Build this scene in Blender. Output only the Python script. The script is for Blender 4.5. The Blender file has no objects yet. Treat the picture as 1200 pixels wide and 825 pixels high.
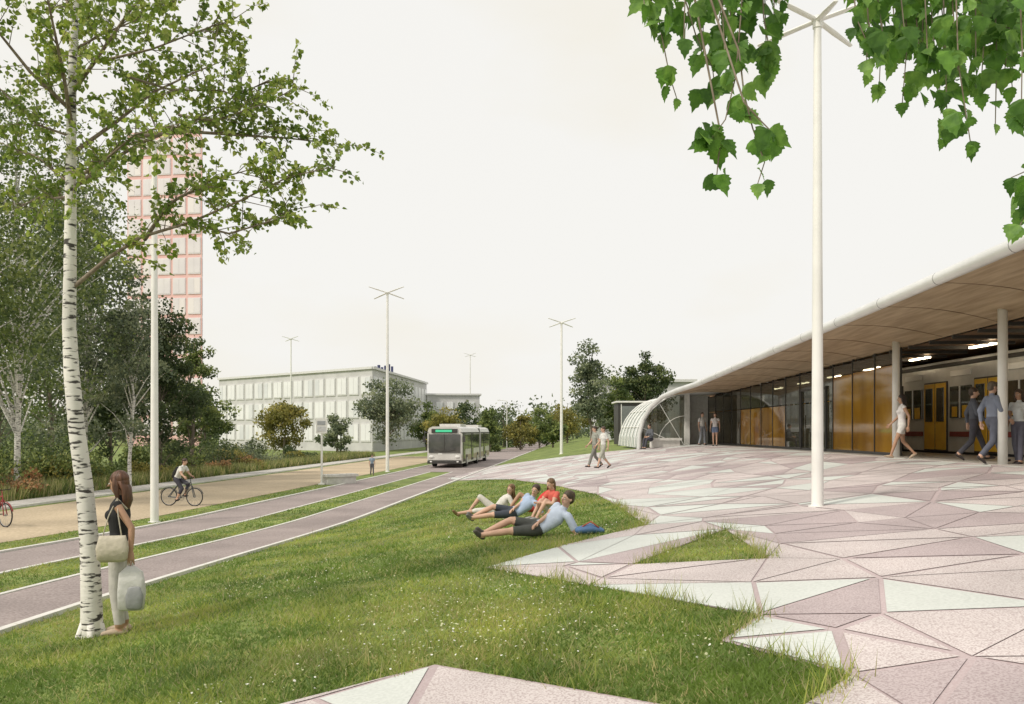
import bpy, bmesh, math, random
import numpy as np
from mathutils import Vector, Matrix
from mathutils.geometry import delaunay_2d_cdt
random.seed(7); rng=np.random.default_rng(7)
scene=bpy.context.scene
CAMZ=1.95; F=1000.0; HOR=505.0; SK=.085

# ---------------------------------------------------------------- terrain
def smin(a,b,k):
    h=np.clip(.5+.5*(b-a)/k,0,1); return b*(1-h)+a*h-k*h*(1-h)
def smax(a,b,k): return -smin(-a,-b,k)
def Z(x,y):
    x=np.asarray(x,float); y=np.asarray(y,float)
    t=np.clip((y-9)/18,0,1); zs=-.45-.30*t*t*(3-2*t)
    u=x-SK*y
    t1=(u+7)/16; t2=(x-SK*np.maximum(y-50,0)+2.5)/12
    t=np.maximum(smin(smax(t1,t2,.05),1.0,.15),0)
    f=t*(1+.35*(1-t))
    return zs+(1.2-zs)*f
def zf(x,y): return float(Z(x,y))
def survey(px,py):
    """ground point seen at a measured bearing / depression"""
    dx=(px-600)/F; dz=-(py-HOR)/F
    lo=1.5; d=lo
    while d<250:
        if CAMZ+dz*d<=zf(dx*d,d): break
        lo=d; d+=.25
    hi=d
    for _ in range(30):
        m=(lo+hi)/2
        if CAMZ+dz*m<=zf(dx*m,m): hi=m
        else: lo=m
    return (dx*hi,hi)
def at(px,py,d): return Vector(((px-600)/F*d,d,CAMZ+(HOR-py)/F*d))

# ---------------------------------------------------------------- materials
def make_mat(name,c1,c2=None,scale=5,rough=.8,metal=0,bump=0,stretch=(1,1,1),lo=.35,hi=.65,ior=None,detail=4,big=0,glass=0,bigr=(.78,1.12)):
    m=bpy.data.materials.new(name); m.use_nodes=True
    nt=m.node_tree; b=nt.nodes['Principled BSDF']
    b.inputs['Roughness'].default_value=rough; b.inputs['Metallic'].default_value=metal
    if ior: b.inputs['IOR'].default_value=ior
    if c2 is None: c2=tuple(c*.82 for c in c1)
    tc=nt.nodes.new('ShaderNodeTexCoord'); mp=nt.nodes.new('ShaderNodeMapping')
    mp.inputs['Scale'].default_value=stretch
    nt.links.new(tc.outputs['Object'],mp.inputs['Vector'])
    n=nt.nodes.new('ShaderNodeTexNoise'); n.inputs['Scale'].default_value=scale; n.inputs['Detail'].default_value=detail
    nt.links.new(mp.outputs[0],n.inputs['Vector'])
    r=nt.nodes.new('ShaderNodeValToRGB'); r.color_ramp.elements[0].position=lo; r.color_ramp.elements[1].position=hi
    r.color_ramp.elements[0].color=(*c1,1); r.color_ramp.elements[1].color=(*c2,1)
    nt.links.new(n.outputs[0],r.inputs[0])
    out=r.outputs[0]
    if big:
        n2=nt.nodes.new('ShaderNodeTexNoise'); n2.inputs['Scale'].default_value=big; n2.inputs['Detail'].default_value=3
        nt.links.new(tc.outputs['Object'],n2.inputs['Vector'])
        mr=nt.nodes.new('ShaderNodeMapRange'); mr.inputs[1].default_value=.3; mr.inputs[2].default_value=.7
        mr.inputs[3].default_value=bigr[0]; mr.inputs[4].default_value=bigr[1]
        nt.links.new(n2.outputs[0],mr.inputs[0])
        mx=nt.nodes.new('ShaderNodeVectorMath'); mx.operation='SCALE'
        nt.links.new(out,mx.inputs[0]); nt.links.new(mr.outputs[0],mx.inputs['Scale'])
        out=mx.outputs[0]
    nt.links.new(out,b.inputs['Base Color'])
    if bump:
        bp=nt.nodes.new('ShaderNodeBump'); bp.inputs['Strength'].default_value=bump; bp.inputs['Distance'].default_value=.02
        nt.links.new(n.outputs[0],bp.inputs['Height']); nt.links.new(bp.outputs[0],b.inputs['Normal'])
    if glass:
        t=nt.nodes.new('ShaderNodeBsdfTransparent'); t.inputs[0].default_value=(.8,.85,.8,1)
        ms=nt.nodes.new('ShaderNodeMixShader'); ms.inputs[0].default_value=glass
        nt.links.new(b.outputs[0],ms.inputs[1]); nt.links.new(t.outputs[0],ms.inputs[2]); nt.links.new(ms.outputs[0],nt.nodes['Material Output'].inputs[0])
    return m
def leaf_mat(name,c,tr=.4,sc=1.6):
    m=bpy.data.materials.new(name); m.use_nodes=True; nt=m.node_tree
    b=nt.nodes['Principled BSDF']; o=nt.nodes['Material Output']
    b.inputs['Roughness'].default_value=.55
    tc=nt.nodes.new('ShaderNodeTexCoord'); n=nt.nodes.new('ShaderNodeTexNoise'); n.inputs['Scale'].default_value=sc; n.inputs['Detail'].default_value=3
    n.inputs['Roughness'].default_value=.7
    nt.links.new(tc.outputs['Object'],n.inputs['Vector'])
    r=nt.nodes.new('ShaderNodeValToRGB'); r.color_ramp.elements[0].position=.35; r.color_ramp.elements[1].position=.65
    r.color_ramp.elements[0].color=(c[0]*.65,c[1]*.7,c[2]*.7,1); r.color_ramp.elements[1].color=(c[0]*1.35,c[1]*1.25,c[2]*1.1,1)
    nt.links.new(n.outputs[0],r.inputs[0]); nt.links.new(r.outputs[0],b.inputs['Base Color'])
    t=nt.nodes.new('ShaderNodeBsdfTranslucent'); nt.links.new(r.outputs[0],t.inputs['Color'])
    mx=nt.nodes.new('ShaderNodeMixShader'); mx.inputs[0].default_value=tr
    nt.links.new(b.outputs[0],mx.inputs[1]); nt.links.new(t.outputs[0],mx.inputs[2]); nt.links.new(mx.outputs[0],o.inputs[0])
    return m
_flat={}
def cm(name,c,rough=.6,metal=0,bump=.15,scale=9,var=.85):
    if name not in _flat: _flat[name]=make_mat(name,tuple(x*var for x in c),c,scale=scale,rough=rough,metal=metal,bump=bump)
    return _flat[name]
def emis(name,c,e,col=(.8,.8,.8)):
    m=bpy.data.materials.new(name); m.use_nodes=True; b=m.node_tree.nodes['Principled BSDF']
    b.inputs['Base Color'].default_value=(*col,1); b.inputs['Emission Color'].default_value=(*c,1); b.inputs['Emission Strength'].default_value=e
    return m

# ---------------------------------------------------------------- mesh builder
class MB:
    def __init__(s): s.v=[]; s.n=0; s.li=[]; s.lt=[]; s.m=[]
    def add(s,v,f,mat=0):
        v=np.asarray(v,float).reshape(-1,3); f=np.asarray(f,int)
        s.v.append(v); s.li.append((f+s.n).ravel()); s.lt.append(np.full(len(f),f.shape[1]))
        s.m.append(np.full(len(f),mat) if np.isscalar(mat) else np.asarray(mat)); s.n+=len(v)
    def raw(s,v,li,lt,m):
        s.v.append(v); s.li.append(li+s.n); s.lt.append(lt); s.m.append(m); s.n+=len(v)
    def box(s,c,size,yaw=0,mat=0):
        hx,hy,hz=[k/2 for k in size]
        v=np.array([[x,y,z] for x in(-hx,hx) for y in(-hy,hy) for z in(-hz,hz)])
        ca,sa=math.cos(yaw),math.sin(yaw)
        v=np.stack([v[:,0]*ca-v[:,1]*sa,v[:,0]*sa+v[:,1]*ca,v[:,2]],1)+np.array(c)
        s.add(v,[[0,1,3,2],[4,6,7,5],[0,4,5,1],[2,3,7,6],[0,2,6,4],[1,5,7,3]],mat)
    def quad(s,a,b,c,d,mat=0): s.add([a,b,c,d],[[0,1,2,3]],mat)
    def loft(s,pts,W,D=None,side=None,mat=0,seg=12,rnd=True,sq=1.0):
        P=[Vector(p) for p in pts]; W=list(W); D=list(W if D is None else D)
        n=len(P); T=[]
        for i in range(n):
            t=(P[min(i+1,n-1)]-P[max(i-1,0)])
            T.append(t.normalized() if t.length>1e-9 else Vector((0,0,1)))
        S=[]
        prev=None
        for i in range(n):
            if side is not None: sv=Vector(side[i]) if isinstance(side,list) else Vector(side)
            elif prev is not None: sv=prev
            else: sv=Vector((1,0,0)) if abs(T[0].x)<.8 else Vector((0,1,0))
            sv=(sv-T[i]*sv.dot(T[i]))
            if sv.length<1e-6: sv=T[i].orthogonal()
            sv.normalize(); S.append(sv); prev=sv
        if rnd:
            a=min(W[0],D[0]); b=min(W[-1],D[-1])
            P=[P[0]-T[0]*a*.95,P[0]-T[0]*a*.6]+P+[P[-1]+T[-1]*b*.6,P[-1]+T[-1]*b*.95]
            W=[W[0]*.3,W[0]*.8]+W+[W[-1]*.8,W[-1]*.3]; D=[D[0]*.3,D[0]*.8]+D+[D[-1]*.8,D[-1]*.3]
            T=[T[0]]*2+T+[T[-1]]*2; S=[S[0]]*2+S+[S[-1]]*2; n+=4
        vs=[]
        for i in range(n):
            dv=T[i].cross(S[i])
            for k in range(seg):
                a=2*math.pi*k/seg; c,d=math.cos(a),math.sin(a)
                if sq!=1: c=math.copysign(abs(c)**sq,c); d=math.copysign(abs(d)**sq,d)
                vs.append(P[i]+S[i]*(W[i]*c)+dv*(D[i]*d))
        f=[[i*seg+k,i*seg+(k+1)%seg,(i+1)*seg+(k+1)%seg,(i+1)*seg+k] for i in range(n-1) for k in range(seg)]
        base=s.n; s.add([tuple(v) for v in vs],f,mat)
        s.li.append(np.array([base+k for k in reversed(range(seg))]+[base+(n-1)*seg+k for k in range(seg)]))
        s.lt.append(np.array([seg,seg])); s.m.append(np.array([mat,mat]))
    def ell(s,c,r,rot=None,mat=0,nu=14,nv=9):
        v=[]
        for j in range(1,nv):
            th=math.pi*j/nv
            for i in range(nu):
                ph=2*math.pi*i/nu; v.append((math.sin(th)*math.cos(ph)*r[0],math.sin(th)*math.sin(ph)*r[1],math.cos(th)*r[2]))
        v+= [(0,0,r[2]),(0,0,-r[2])]
        v=np.array(v)
        if rot is not None: v=v@np.array(rot.to_3x3()).T
        v=v+np.array(c)
        f=[[j*nu+i,(j+1)*nu+i,(j+1)*nu+(i+1)%nu,j*nu+(i+1)%nu] for j in range(nv-2) for i in range(nu)]
        b=s.n; s.add(v,f,mat)
        t=(nv-1)*nu
        l=[]
        for i in range(nu): l+= [b+t,b+i,b+(i+1)%nu]
        for i in range(nu): l+= [b+t+1,b+(nv-2)*nu+(i+1)%nu,b+(nv-2)*nu+i]
        s.li.append(np.array(l)); s.lt.append(np.full(2*nu,3)); s.m.append(np.full(2*nu,mat))
    def ring(s,c,R,r,ax=(1,0,0),mat=0,n=28):
        ax=Vector(ax).normalized(); a=ax.orthogonal().normalized(); b=ax.cross(a); c=Vector(c)
        seg=6; vs=[]
        for i in range(n):
            t=2*math.pi*i/n; o=a*math.cos(t)+b*math.sin(t)
            for k in range(seg):
                p=2*math.pi*k/seg; vs.append(tuple(c+o*(R+r*math.cos(p))+ax*(r*math.sin(p))))
        f=[[i*seg+k,((i+1)%n)*seg+k,((i+1)%n)*seg+(k+1)%seg,i*seg+(k+1)%seg] for i in range(n) for k in range(seg)]
        s.add(vs,f,mat)
    def leaves(s,C,Dir,Nrm,size,shape,mat):
        C=np.asarray(C);N=len(C);k=len(shape)
        Dir=Dir/np.linalg.norm(Dir,axis=1,keepdims=True)
        Wd=np.cross(Dir,Nrm); Wd/=np.linalg.norm(Wd,axis=1,keepdims=True)+1e-9
        sh=np.asarray(shape); size=np.broadcast_to(size,(N,))
        nn=np.cross(Wd,Dir)
        v=C[:,None,:]+size[:,None,None]*(sh[None,:,0:1]*Wd[:,None,:]+sh[None,:,1:2]*Dir[:,None,:])
        v=v+nn[:,None,:]*(size[:,None,None]*(np.abs(sh[None,:,0:1])*.35))
        s.add(v.reshape(-1,3),np.arange(N*k).reshape(N,k),mat)
    def arrays(s):
        return np.concatenate(s.v),np.concatenate(s.li),np.concatenate(s.lt),np.concatenate(s.m)
    def obj(s,name,mats,smooth=False,parent=None,bevel=0,xf=None):
        v,li,lt,m=s.arrays()
        if xf is not None:
            M=np.array(xf); v=v@M[:3,:3].T+M[:3,3]
        me=bpy.data.meshes.new(name); me.vertices.add(len(v)); me.vertices.foreach_set('co',v.astype(np.float32).ravel())
        me.loops.add(len(li)); me.loops.foreach_set('vertex_index',li.astype(np.int32))
        me.polygons.add(len(lt)); ls=np.concatenate([[0],np.cumsum(lt)[:-1]])
        me.polygons.foreach_set('loop_start',ls.astype(np.int32)); me.polygons.foreach_set('loop_total',lt.astype(np.int32))
        me.polygons.foreach_set('material_index',m.astype(np.int32))
        me.polygons.foreach_set('use_smooth',np.full(len(lt),smooth))
        me.update(calc_edges=True); me.validate()
        for mt in mats: me.materials.append(mt)
        ob=bpy.data.objects.new(name,me); scene.collection.objects.link(ob)
        if parent: ob.parent=parent
        if bevel:
            b=ob.modifiers.new('b','BEVEL'); b.width=bevel; b.segments=2; b.limit_method='ANGLE'
        return ob
def empty(name):
    e=bpy.data.objects.new(name,None); scene.collection.objects.link(e); return e

# ---------------------------------------------------------------- ground
M_grass=make_mat('grass_ground',(.10,.165,.028),(.25,.30,.08),scale=2.2,rough=.95,bump=.4,detail=8,lo=.32,hi=.66,big=.45,bigr=(.62,1.2))
M_plaza=make_mat('paving_joint_mauve',(.44,.35,.36),(.52,.44,.45),scale=60,rough=.8,big=.5)
M_pink=make_mat('paving_pink_terrazzo',(.44,.37,.37),(.62,.565,.56),scale=70,rough=.75,lo=.43,hi=.51,big=.6,detail=2)
M_mint=make_mat('paving_pale_terrazzo',(.56,.59,.565),(.65,.68,.655),scale=40,rough=.75,big=.6,bigr=(.86,1.06))
M_mauve=make_mat('paving_mauve_terrazzo',(.36,.29,.30),(.49,.42,.43),scale=70,rough=.75,lo=.43,hi=.52,big=.6,detail=2)
M_lane=make_mat('bus_lane_paving',(.25,.205,.20),(.39,.335,.325),scale=26,rough=.9,bump=.2,big=.5,detail=8)
M_kerb=make_mat('kerb_concrete',(.60,.59,.56),(.70,.69,.66),scale=6,rough=.85)
M_sand=make_mat('sand_path',(.42,.34,.23),(.56,.46,.33),scale=12,rough=.95,big=.3,bump=.2,detail=8)
M_walk=make_mat('grey_pavement',(.46,.44,.42),(.56,.54,.52),scale=9,rough=.95,big=.4)

U=np.concatenate([[-1500,-700,-300,-150,-80,-50,-35,-28],np.arange(-24,14.01,.5),[17,22,30,50,100,200,500,1500]])
Y=np.concatenate([[-60,-30,-12,-6,-3],np.arange(-1,50,.5),np.arange(50,110,2),[120,140,170,220,300,500,1000,2500]])
UU,YY=np.meshgrid(U,Y,indexing='ij'); XX=UU+SK*YY; ZZ=Z(XX,YY)
g=MB(); nU,nY=len(U),len(Y)
idx=np.arange(nU*nY).reshape(nU,nY)
fq=np.stack([idx[:-1,:-1],idx[1:,:-1],idx[1:,1:],idx[:-1,1:]],-1).reshape(-1,4)
g.add(np.stack([XX,YY,ZZ],-1).reshape(-1,3),fq); g.obj('ground',[M_grass],smooth=True)

def overlay(name,polys,mats,off):
    """polys: list of (pts2d, mat index) draped on the terrain"""
    bm=bmesh.new()
    for pts,mi in polys:
        vs=[bm.verts.new((p[0],p[1],0)) for p in pts]
        f=bm.faces.new(vs); f.material_index=mi
    bm.normal_update()
    for f in bm.faces:
        if f.normal.z<0: f.normal_flip()
    bmesh.ops.triangulate(bm,faces=bm.faces[:])
    ys=[v.co.y for v in bm.verts]; us=[v.co.x-SK*v.co.y for v in bm.verts]
    def cut(co,no): bmesh.ops.bisect_plane(bm,geom=bm.verts[:]+bm.edges[:]+bm.faces[:],plane_co=co,plane_no=no,dist=1e-5)
    for y in Y:
        if min(ys)<y<max(ys): cut((0,y,0),(0,1,0))
    for u in U:
        if min(us)<u<max(us): cut((u,0,0),(1,-SK,0))
    bm.verts.ensure_lookup_table()
    co=np.array([v.co[:] for v in bm.verts]); z=Z(co[:,0],co[:,1])+off
    for v,zz in zip(bm.verts,z): v.co.z=zz
    me=bpy.data.meshes.new(name); bm.to_mesh(me); bm.free()
    for m in mats: me.materials.append(m)
    ob=bpy.data.objects.new(name,me); scene.collection.objects.link(ob); return ob
def strip(u0,u1,y0,y1): return [(u0+SK*y0,y0),(u1+SK*y0,y0),(u1+SK*y1,y1),(u0+SK*y1,y1)]
overlay('bus_lane',[(strip(-8.6,-7.0,-3,56),0),(strip(-12.1,-10.2,-3,56),0),(strip(-12.1,-7.0,56,300),0)],[M_lane],.008)
overlay('sand_path',[(strip(-19.5,-13.5,-3,90),0)],[M_sand],.008)
overlay('pavement',[(strip(-22.0,-20.0,-3,120),0)],[M_walk],.008)
def kerb(name,u0,u1,y0,y1,h):
    k=MB(); ys=np.arange(y0,y1+.1,1.0); v=[]
    for y in ys:
        for u,hh in((u0,-.05),(u0,h),(u1,h),(u1,-.05)):
            x=u+SK*y; v.append((x,y,zf(x,y)+hh))
    f=[[i*4+a,(i+1)*4+a,(i+1)*4+a+1,i*4+a+1] for i in range(len(ys)-1) for a in range(3)]
    k.add(v,f); return k.obj(name,[M_kerb])
kerb('kerb',-6.98,-6.78,-3,120,.06); kerb('kerb',-8.72,-8.62,-3,56,.02); kerb('kerb',-10.18,-10.08,-3,56,.02); kerb('kerb',-12.24,-12.12,-3,120,.05)
kerb('kerb',-20.0,-19.9,-3,100,.08)

# plaza
S=survey
front=[S(*p) for p in [(523,561),(600,562),(655,570),(700,580),(722,592),(757,616),(655,641),(567,666),(690,687),(890,722),(845,752),(998,793),(945,826)]]
e1=front[-1]; e0=front[-2]
ext=(e1[0]+(e1[0]-e0[0])*3,e1[1]+(e1[1]-e0[1])*3)
back=[(14,.5),(14,60),(9.0,58)]+[S(*p) for p in [(780,523),(740,527),(690,532),(640,538),(600,543),(575,547)]]
plaza=front+[ext,(ext[0],.5)]+back
w0,w1,w2=S(510,780),S(330,826),S(770,826)
wedge=[w0,(w1[0]+(w1[0]-w0[0])*2,w1[1]+(w1[1]-w0[1])*2),(w2[0]+(w2[0]-w0[0])*1.2,w2[1]+(w2[1]-w0[1])*1.2)]
holes=[[S(742,662),S(850,621),S(900,655)],[S(556,577),S(640,570),S(612,580)]]
def inpoly(x,y,poly):
    x=np.asarray(x);y=np.asarray(y); r=np.zeros(x.shape,bool); n=len(poly)
    for i in range(n):
        x0,y0=poly[i];x1,y1=poly[(i+1)%n]
        if y0==y1: continue
        c=((y0>y)!=(y1>y))&(x<(x1-x0)*(y-y0)/(y1-y0)+x0); r^=c
    return r
def tess(poly,hl,sp,jit):
    xs=[p[0] for p in poly]; ys=[p[1] for p in poly]
    vc=[Vector(p) for p in poly]; ed=[(i,(i+1)%len(poly)) for i in range(len(poly))]
    for h in hl:
        b=len(vc); vc+=[Vector(p) for p in h]; ed+=[(b+i,b+(i+1)%len(h)) for i in range(len(h))]
    y=min(ys); row=0
    while y<max(ys):
        x=min(xs)+(row%2)*sp*.5
        while x<max(xs):
            px,py=x+random.uniform(-jit,jit),y+random.uniform(-jit,jit)
            if inpoly(px,py,poly): vc.append(Vector((px,py)))
            x+=sp*1.3
        y+=sp*.8; row+=1
    v,e,f,_,_,_=delaunay_2d_cdt(vc,ed,[],0,1e-4)
    out=[]
    for t in f:
        P=[v[i] for i in t]; c=(P[0]+P[1]+P[2])/3
        if inpoly(c.x,c.y,poly) and not any(inpoly(c.x,c.y,h) for h in hl): out.append(P)
    return out
def inset(P,d):
    A,B,C=P; a,b,c=(B-C).length,(A-C).length,(A-B).length; s=a+b+c
    I=(A*a+B*b+C*c)/s; ar=abs((B-A).x*(C-A).y-(B-A).y*(C-A).x)/2; r=2*ar/s
    if r<d*1.8: return None
    return [I+(p-I)*(1-d/r) for p in P]
tri=tess(plaza,holes,1.25,.52); tw=tess(wedge,[],1.6,.3)
overlay('plaza_paving',[([(p.x,p.y) for p in P],0) for P in tri+tw],[M_plaza],.008)
pp=[]
for P in tri+tw:
    Q=inset(P,random.choice([.006,.015,.035]))
    if Q is None: continue
    r=random.random(); mi=0 if r<.52 else (1 if r<.80 else 2)
    pp.append(([(p.x,p.y) for p in Q],mi))
overlay('plaza_paving_triangles',pp,[M_pink,M_mint,M_mauve],.014)

# ---------------------------------------------------------------- grass blades
G1=leaf_mat('grass_blade_light',(.36,.43,.11),.5,.7); G2=leaf_mat('grass_blade_mid',(.17,.27,.055),.5,.7); G3=leaf_mat('grass_blade_dry',(.48,.45,.24),.5)
M_wht=cm('flower_white',(.75,.75,.68),bump=0)
def grass_ok(x,y):
    u=x-SK*y
    ok=~inpoly(x,y,plaza)&~inpoly(x,y,wedge)
    for h in holes: ok|=inpoly(x,y,h)
    ok&=(u>-6.75)|((u<-8.75)&(u>-10.05))|((u<-12.3)&(u>-13.45))
    return ok&(x<9)
N=300000
d=4.2*(42/4.2)**rng.random(N)
x=rng.uniform(-.64,.64,N)*d
k=grass_ok(x,d); x=x[k]; d=d[k]
cl=np.sin(x*2.1+d*.9)*np.cos(d*1.7-x*.6)+.6*np.sin(x*5+1.3*d)+.6*np.sin(x*11-3*d)*np.sin(d*9+x)
n=len(x); z=Z(x,d)
hgt=rng.uniform(.02,.06,n)*(1+.32*cl)
ang=rng.uniform(0,2*math.pi,n); wd=.003+.0005*d; lean=rng.normal(0,.8,(n,2))*hgt[:,None]
a=np.stack([x-np.cos(ang)*wd,d-np.sin(ang)*wd,z],1); b=np.stack([x+np.cos(ang)*wd,d+np.sin(ang)*wd,z],1)
c=np.stack([x+lean[:,0],d+lean[:,1],z+np.maximum(hgt,.01)],1)
patch=np.sin(x*.9+1.1*np.sin(d*.6))*np.sin(d*.7+.8*np.sin(x*1.1))+.6*np.sin(x*3.1+d)*np.sin(d*2.7-x*1.4)+rng.normal(0,.35,n)
mi=np.where(patch>.15,0,1); mi=np.where(rng.random(n)<.10+.15*(patch>.5),2,mi)
gb=MB(); gb.add(np.stack([a,b,c],1).reshape(-1,3),np.arange(3*n).reshape(n,3),mi)
# tufts on the paving edges
tp=[]
edges=[(front[i],front[i+1]) for i in range(4,len(front)-1)]+[(holes[0][i],holes[0][(i+1)%3]) for i in range(3)]
for p,q in edges:
    L=math.dist(p,q); m=int(L*260)
    t=np.clip(rng.random(m)+.05*rng.normal(size=m),0,1); dens=(np.sin(t*L*5+p[0]*3)+.5*np.sin(t*L*13)>-.1)
    t=t[dens]; tp.append(np.stack([p[0]+(q[0]-p[0])*t,p[1]+(q[1]-p[1])*t],1)+rng.normal(0,.06,(len(t),2)))
# scattered taller meadow tufts
cx=rng.uniform(-.5,.35,160)*1.0; cd=5.2*(22/5.2)**rng.random(160); cx=cx*cd
kk=grass_ok(cx,cd); cx=cx[kk];cd=cd[kk]
for ccx,ccd in zip(cx,cd): tp.append(np.array([ccx,ccd])+rng.normal(0,.10,(26,2)))
tp=np.concatenate(tp); n=len(tp); z=Z(tp[:,0],tp[:,1]); h=rng.uniform(.06,.26,n)*rng.uniform(.35,1,n); ang=rng.uniform(0,6.28,n); wd=.004
lean=rng.normal(0,.4,(n,2))*h[:,None]
a=np.stack([tp[:,0]-np.cos(ang)*wd,tp[:,1]-np.sin(ang)*wd,z],1); b=np.stack([tp[:,0]+np.cos(ang)*wd,tp[:,1]+np.sin(ang)*wd,z],1)
c=np.stack([tp[:,0]+lean[:,0],tp[:,1]+lean[:,1],z+h],1)
gb.add(np.stack([a,b,c],1).reshape(-1,3),np.arange(3*n).reshape(n,3),rng.choice([0,1,2],n,p=[.5,.2,.3]))
gb.obj('grass',[G1,G2,G3])
N=9000; d=5.2*(20/5.2)**rng.random(N); x=rng.uniform(-.4,.4,N)*d
k=grass_ok(x,d)&((np.sin(x*1.3+2)*np.cos(d*.8)+rng.normal(0,.3,N))>.2)&(x-SK*d>-6.7); x=x[k];d=d[k]; n=len(x)
fl=MB(); C=np.stack([x,d,Z(x,d)+rng.uniform(.03,.08,n)],1)
oct_=[(math.cos(t)*.5,math.sin(t)*.5) for t in np.arange(6)*math.pi/3]
fl.leaves(C,rng.normal(size=(n,3))*[1,1,.3],np.tile([0,0,1.],(n,1))+rng.normal(0,.4,(n,3)),rng.uniform(.008,.022,n),oct_,rng.choice([0,1],n,p=[.25,.75]))
fl.obj('meadow_flowers',[M_wht,cm('seedhead_cream',(.52,.54,.32),bump=0)])

# ---------------------------------------------------------------- trees
def leafset(p,cs): return [leaf_mat(p+'_leaf_%d'%i,c) for i,c in enumerate(cs)]
L_birch=leafset('birch',[(.27,.37,.07),(.16,.25,.04),(.38,.45,.13)])
L_mid=leafset('mid',[(.17,.23,.075),(.10,.15,.05),(.27,.33,.11)])
L_dark=leafset('dark',[(.095,.14,.06),(.06,.095,.04),(.16,.20,.08)])
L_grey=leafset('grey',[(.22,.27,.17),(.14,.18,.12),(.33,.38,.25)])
L_yel=leafset('yellow',[(.30,.29,.08),(.20,.20,.06),(.40,.36,.11)])
L_red=leafset('russet',[(.42,.20,.10),(.22,.15,.07),(.50,.32,.18)])
M_bark=make_mat('bark',(.12,.10,.08),(.25,.21,.17),scale=6,rough=.95,bump=.6,stretch=(3,3,.7))
M_birch=make_mat('birch_bark',(.06,.055,.05),(.74,.72,.68),scale=3.2,rough=.8,bump=.3,stretch=(2.2,2.2,10),lo=.39,hi=.46,detail=6,big=1.2)
quad=[(0,0),(.38,.4),(0,1),(-.38,.4)]
birchleaf=[(0,0),(.22,.06),(.42,.2),(.36,.26),(.44,.36),(.33,.42),(.34,.54),(.22,.58),(.2,.72),(.1,.78),(0,1.02),(-.1,.78),(-.2,.72),(-.22,.58),(-.34,.54),(-.33,.42),(-.44,.36),(-.36,.26),(-.42,.2),(-.22,.06)]
def tree(name,x,y,h,w,cb,lm,tr=.14,n=7000,ls=.2,ncl=45,bark=None,seed=0,top=1.0,loose=1.0):
    R=np.random.default_rng(seed+11); z=zf(x,y); t=MB(); bark=bark or M_bark
    pts=[Vector((x+ (R.normal(0,.04*h*.2) if i else 0)*i*.5,y+(R.normal(0,.03) if i else 0),z-.1+h*.93*i/6)) for i in range(7)]
    t.loft(pts,[tr*(1-.14*i) for i in range(7)],mat=3,seg=8)
    cs=[]
    for i in range(ncl):
        while True:
            q=R.uniform(-1,1,3)
            if q@q<1: break
        q*= (.55+.45*R.random())
        hz=cb*h+(h-cb*h)*(.5+.5*q[2]*1.15)
        taper=1-.45*max(0,q[2])*top
        cs.append((x+q[0]*w/2*taper*1.25,y+q[1]*w/2*taper*1.2,z+hz))
    for c in cs[::2]:
        k=min(max((c[2]-z)/h-.18,cb*.7),.85); i=k/.93*6; a=pts[min(int(i),5)].lerp(pts[min(int(i)+1,6)],i-int(i))
        c=Vector(c); mid=a.lerp(c,.5)+Vector((0,0,.05*h*R.random()))
        t.loft([a,mid,c],[tr*.32,tr*.2,tr*.06],mat=3,seg=5,rnd=False)
    m=n//ncl; C=[];Mi=[]
    for c in cs:
        s=w*R.uniform(.06,.13)*loose; sz=s*.7
        kk=int(m*R.uniform(.5,1.6)); p=R.normal(size=(kk,3)); p/= (np.linalg.norm(p,axis=1,keepdims=True)**.4)
        C.append(np.array(c)+p*[s,s,sz])
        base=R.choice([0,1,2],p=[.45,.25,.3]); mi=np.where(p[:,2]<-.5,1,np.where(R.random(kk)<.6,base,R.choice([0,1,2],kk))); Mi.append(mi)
    C=np.concatenate(C);Mi=np.concatenate(Mi); n=len(C)
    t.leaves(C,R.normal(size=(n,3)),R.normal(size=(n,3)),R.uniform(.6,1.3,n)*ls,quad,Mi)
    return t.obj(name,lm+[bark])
def tpx(name,px,d,top,wpx,lm,**k):
    x=(px-600)/F*d; h=CAMZ+(HOR-top)/F*d-zf(x,d); return tree(name,x,d,h,wpx/F*d,k.pop('cb',.25),lm,**k)
tpx('birch_tree',20,36,95,240,L_mid,n=16000,ls=.16,ncl=120,bark=M_birch,seed=1,cb=.2,tr=.14)
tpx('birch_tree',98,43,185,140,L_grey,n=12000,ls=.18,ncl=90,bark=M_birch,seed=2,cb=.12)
tpx('birch_tree',-60,30,60,200,L_mid,n=8000,ls=.16,ncl=70,bark=M_birch,seed=22,cb=.22)
tpx('pine_tree',187,47,335,90,L_dark,n=11000,ls=.17,ncl=80,seed=3,cb=.08)
tpx('deciduous_tree',226,52,385,60,L_mid,n=6000,ls=.18,ncl=50,seed=4,cb=.1)
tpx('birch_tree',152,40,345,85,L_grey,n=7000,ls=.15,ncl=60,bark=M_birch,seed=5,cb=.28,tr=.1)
tpx('deciduous_tree',60,58,270,160,L_mid,n=10000,ls=.24,ncl=80,seed=6,cb=.03)
tpx('deciduous_tree',0,66,250,170,L_dark,n=8000,ls=.26,ncl=70,seed=61,cb=.03)
tpx('deciduous_tree',130,64,380,100,L_dark,n=6000,ls=.25,ncl=50,seed=62,cb=.02)
tpx('deciduous_tree',240,72,440,60,L_mid,n=4000,ls=.25,ncl=35,seed=63,cb=.02)
tpx('deciduous_tree',333,84,465,60,L_yel,n=5000,ls=.26,ncl=40,seed=7,cb=.12)
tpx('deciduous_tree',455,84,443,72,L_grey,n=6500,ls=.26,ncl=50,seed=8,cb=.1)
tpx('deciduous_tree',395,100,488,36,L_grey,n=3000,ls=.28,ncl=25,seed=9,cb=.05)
tpx('deciduous_tree',693,84,402,56,L_grey,n=6500,ls=.26,ncl=50,seed=10,cb=.08)
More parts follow.
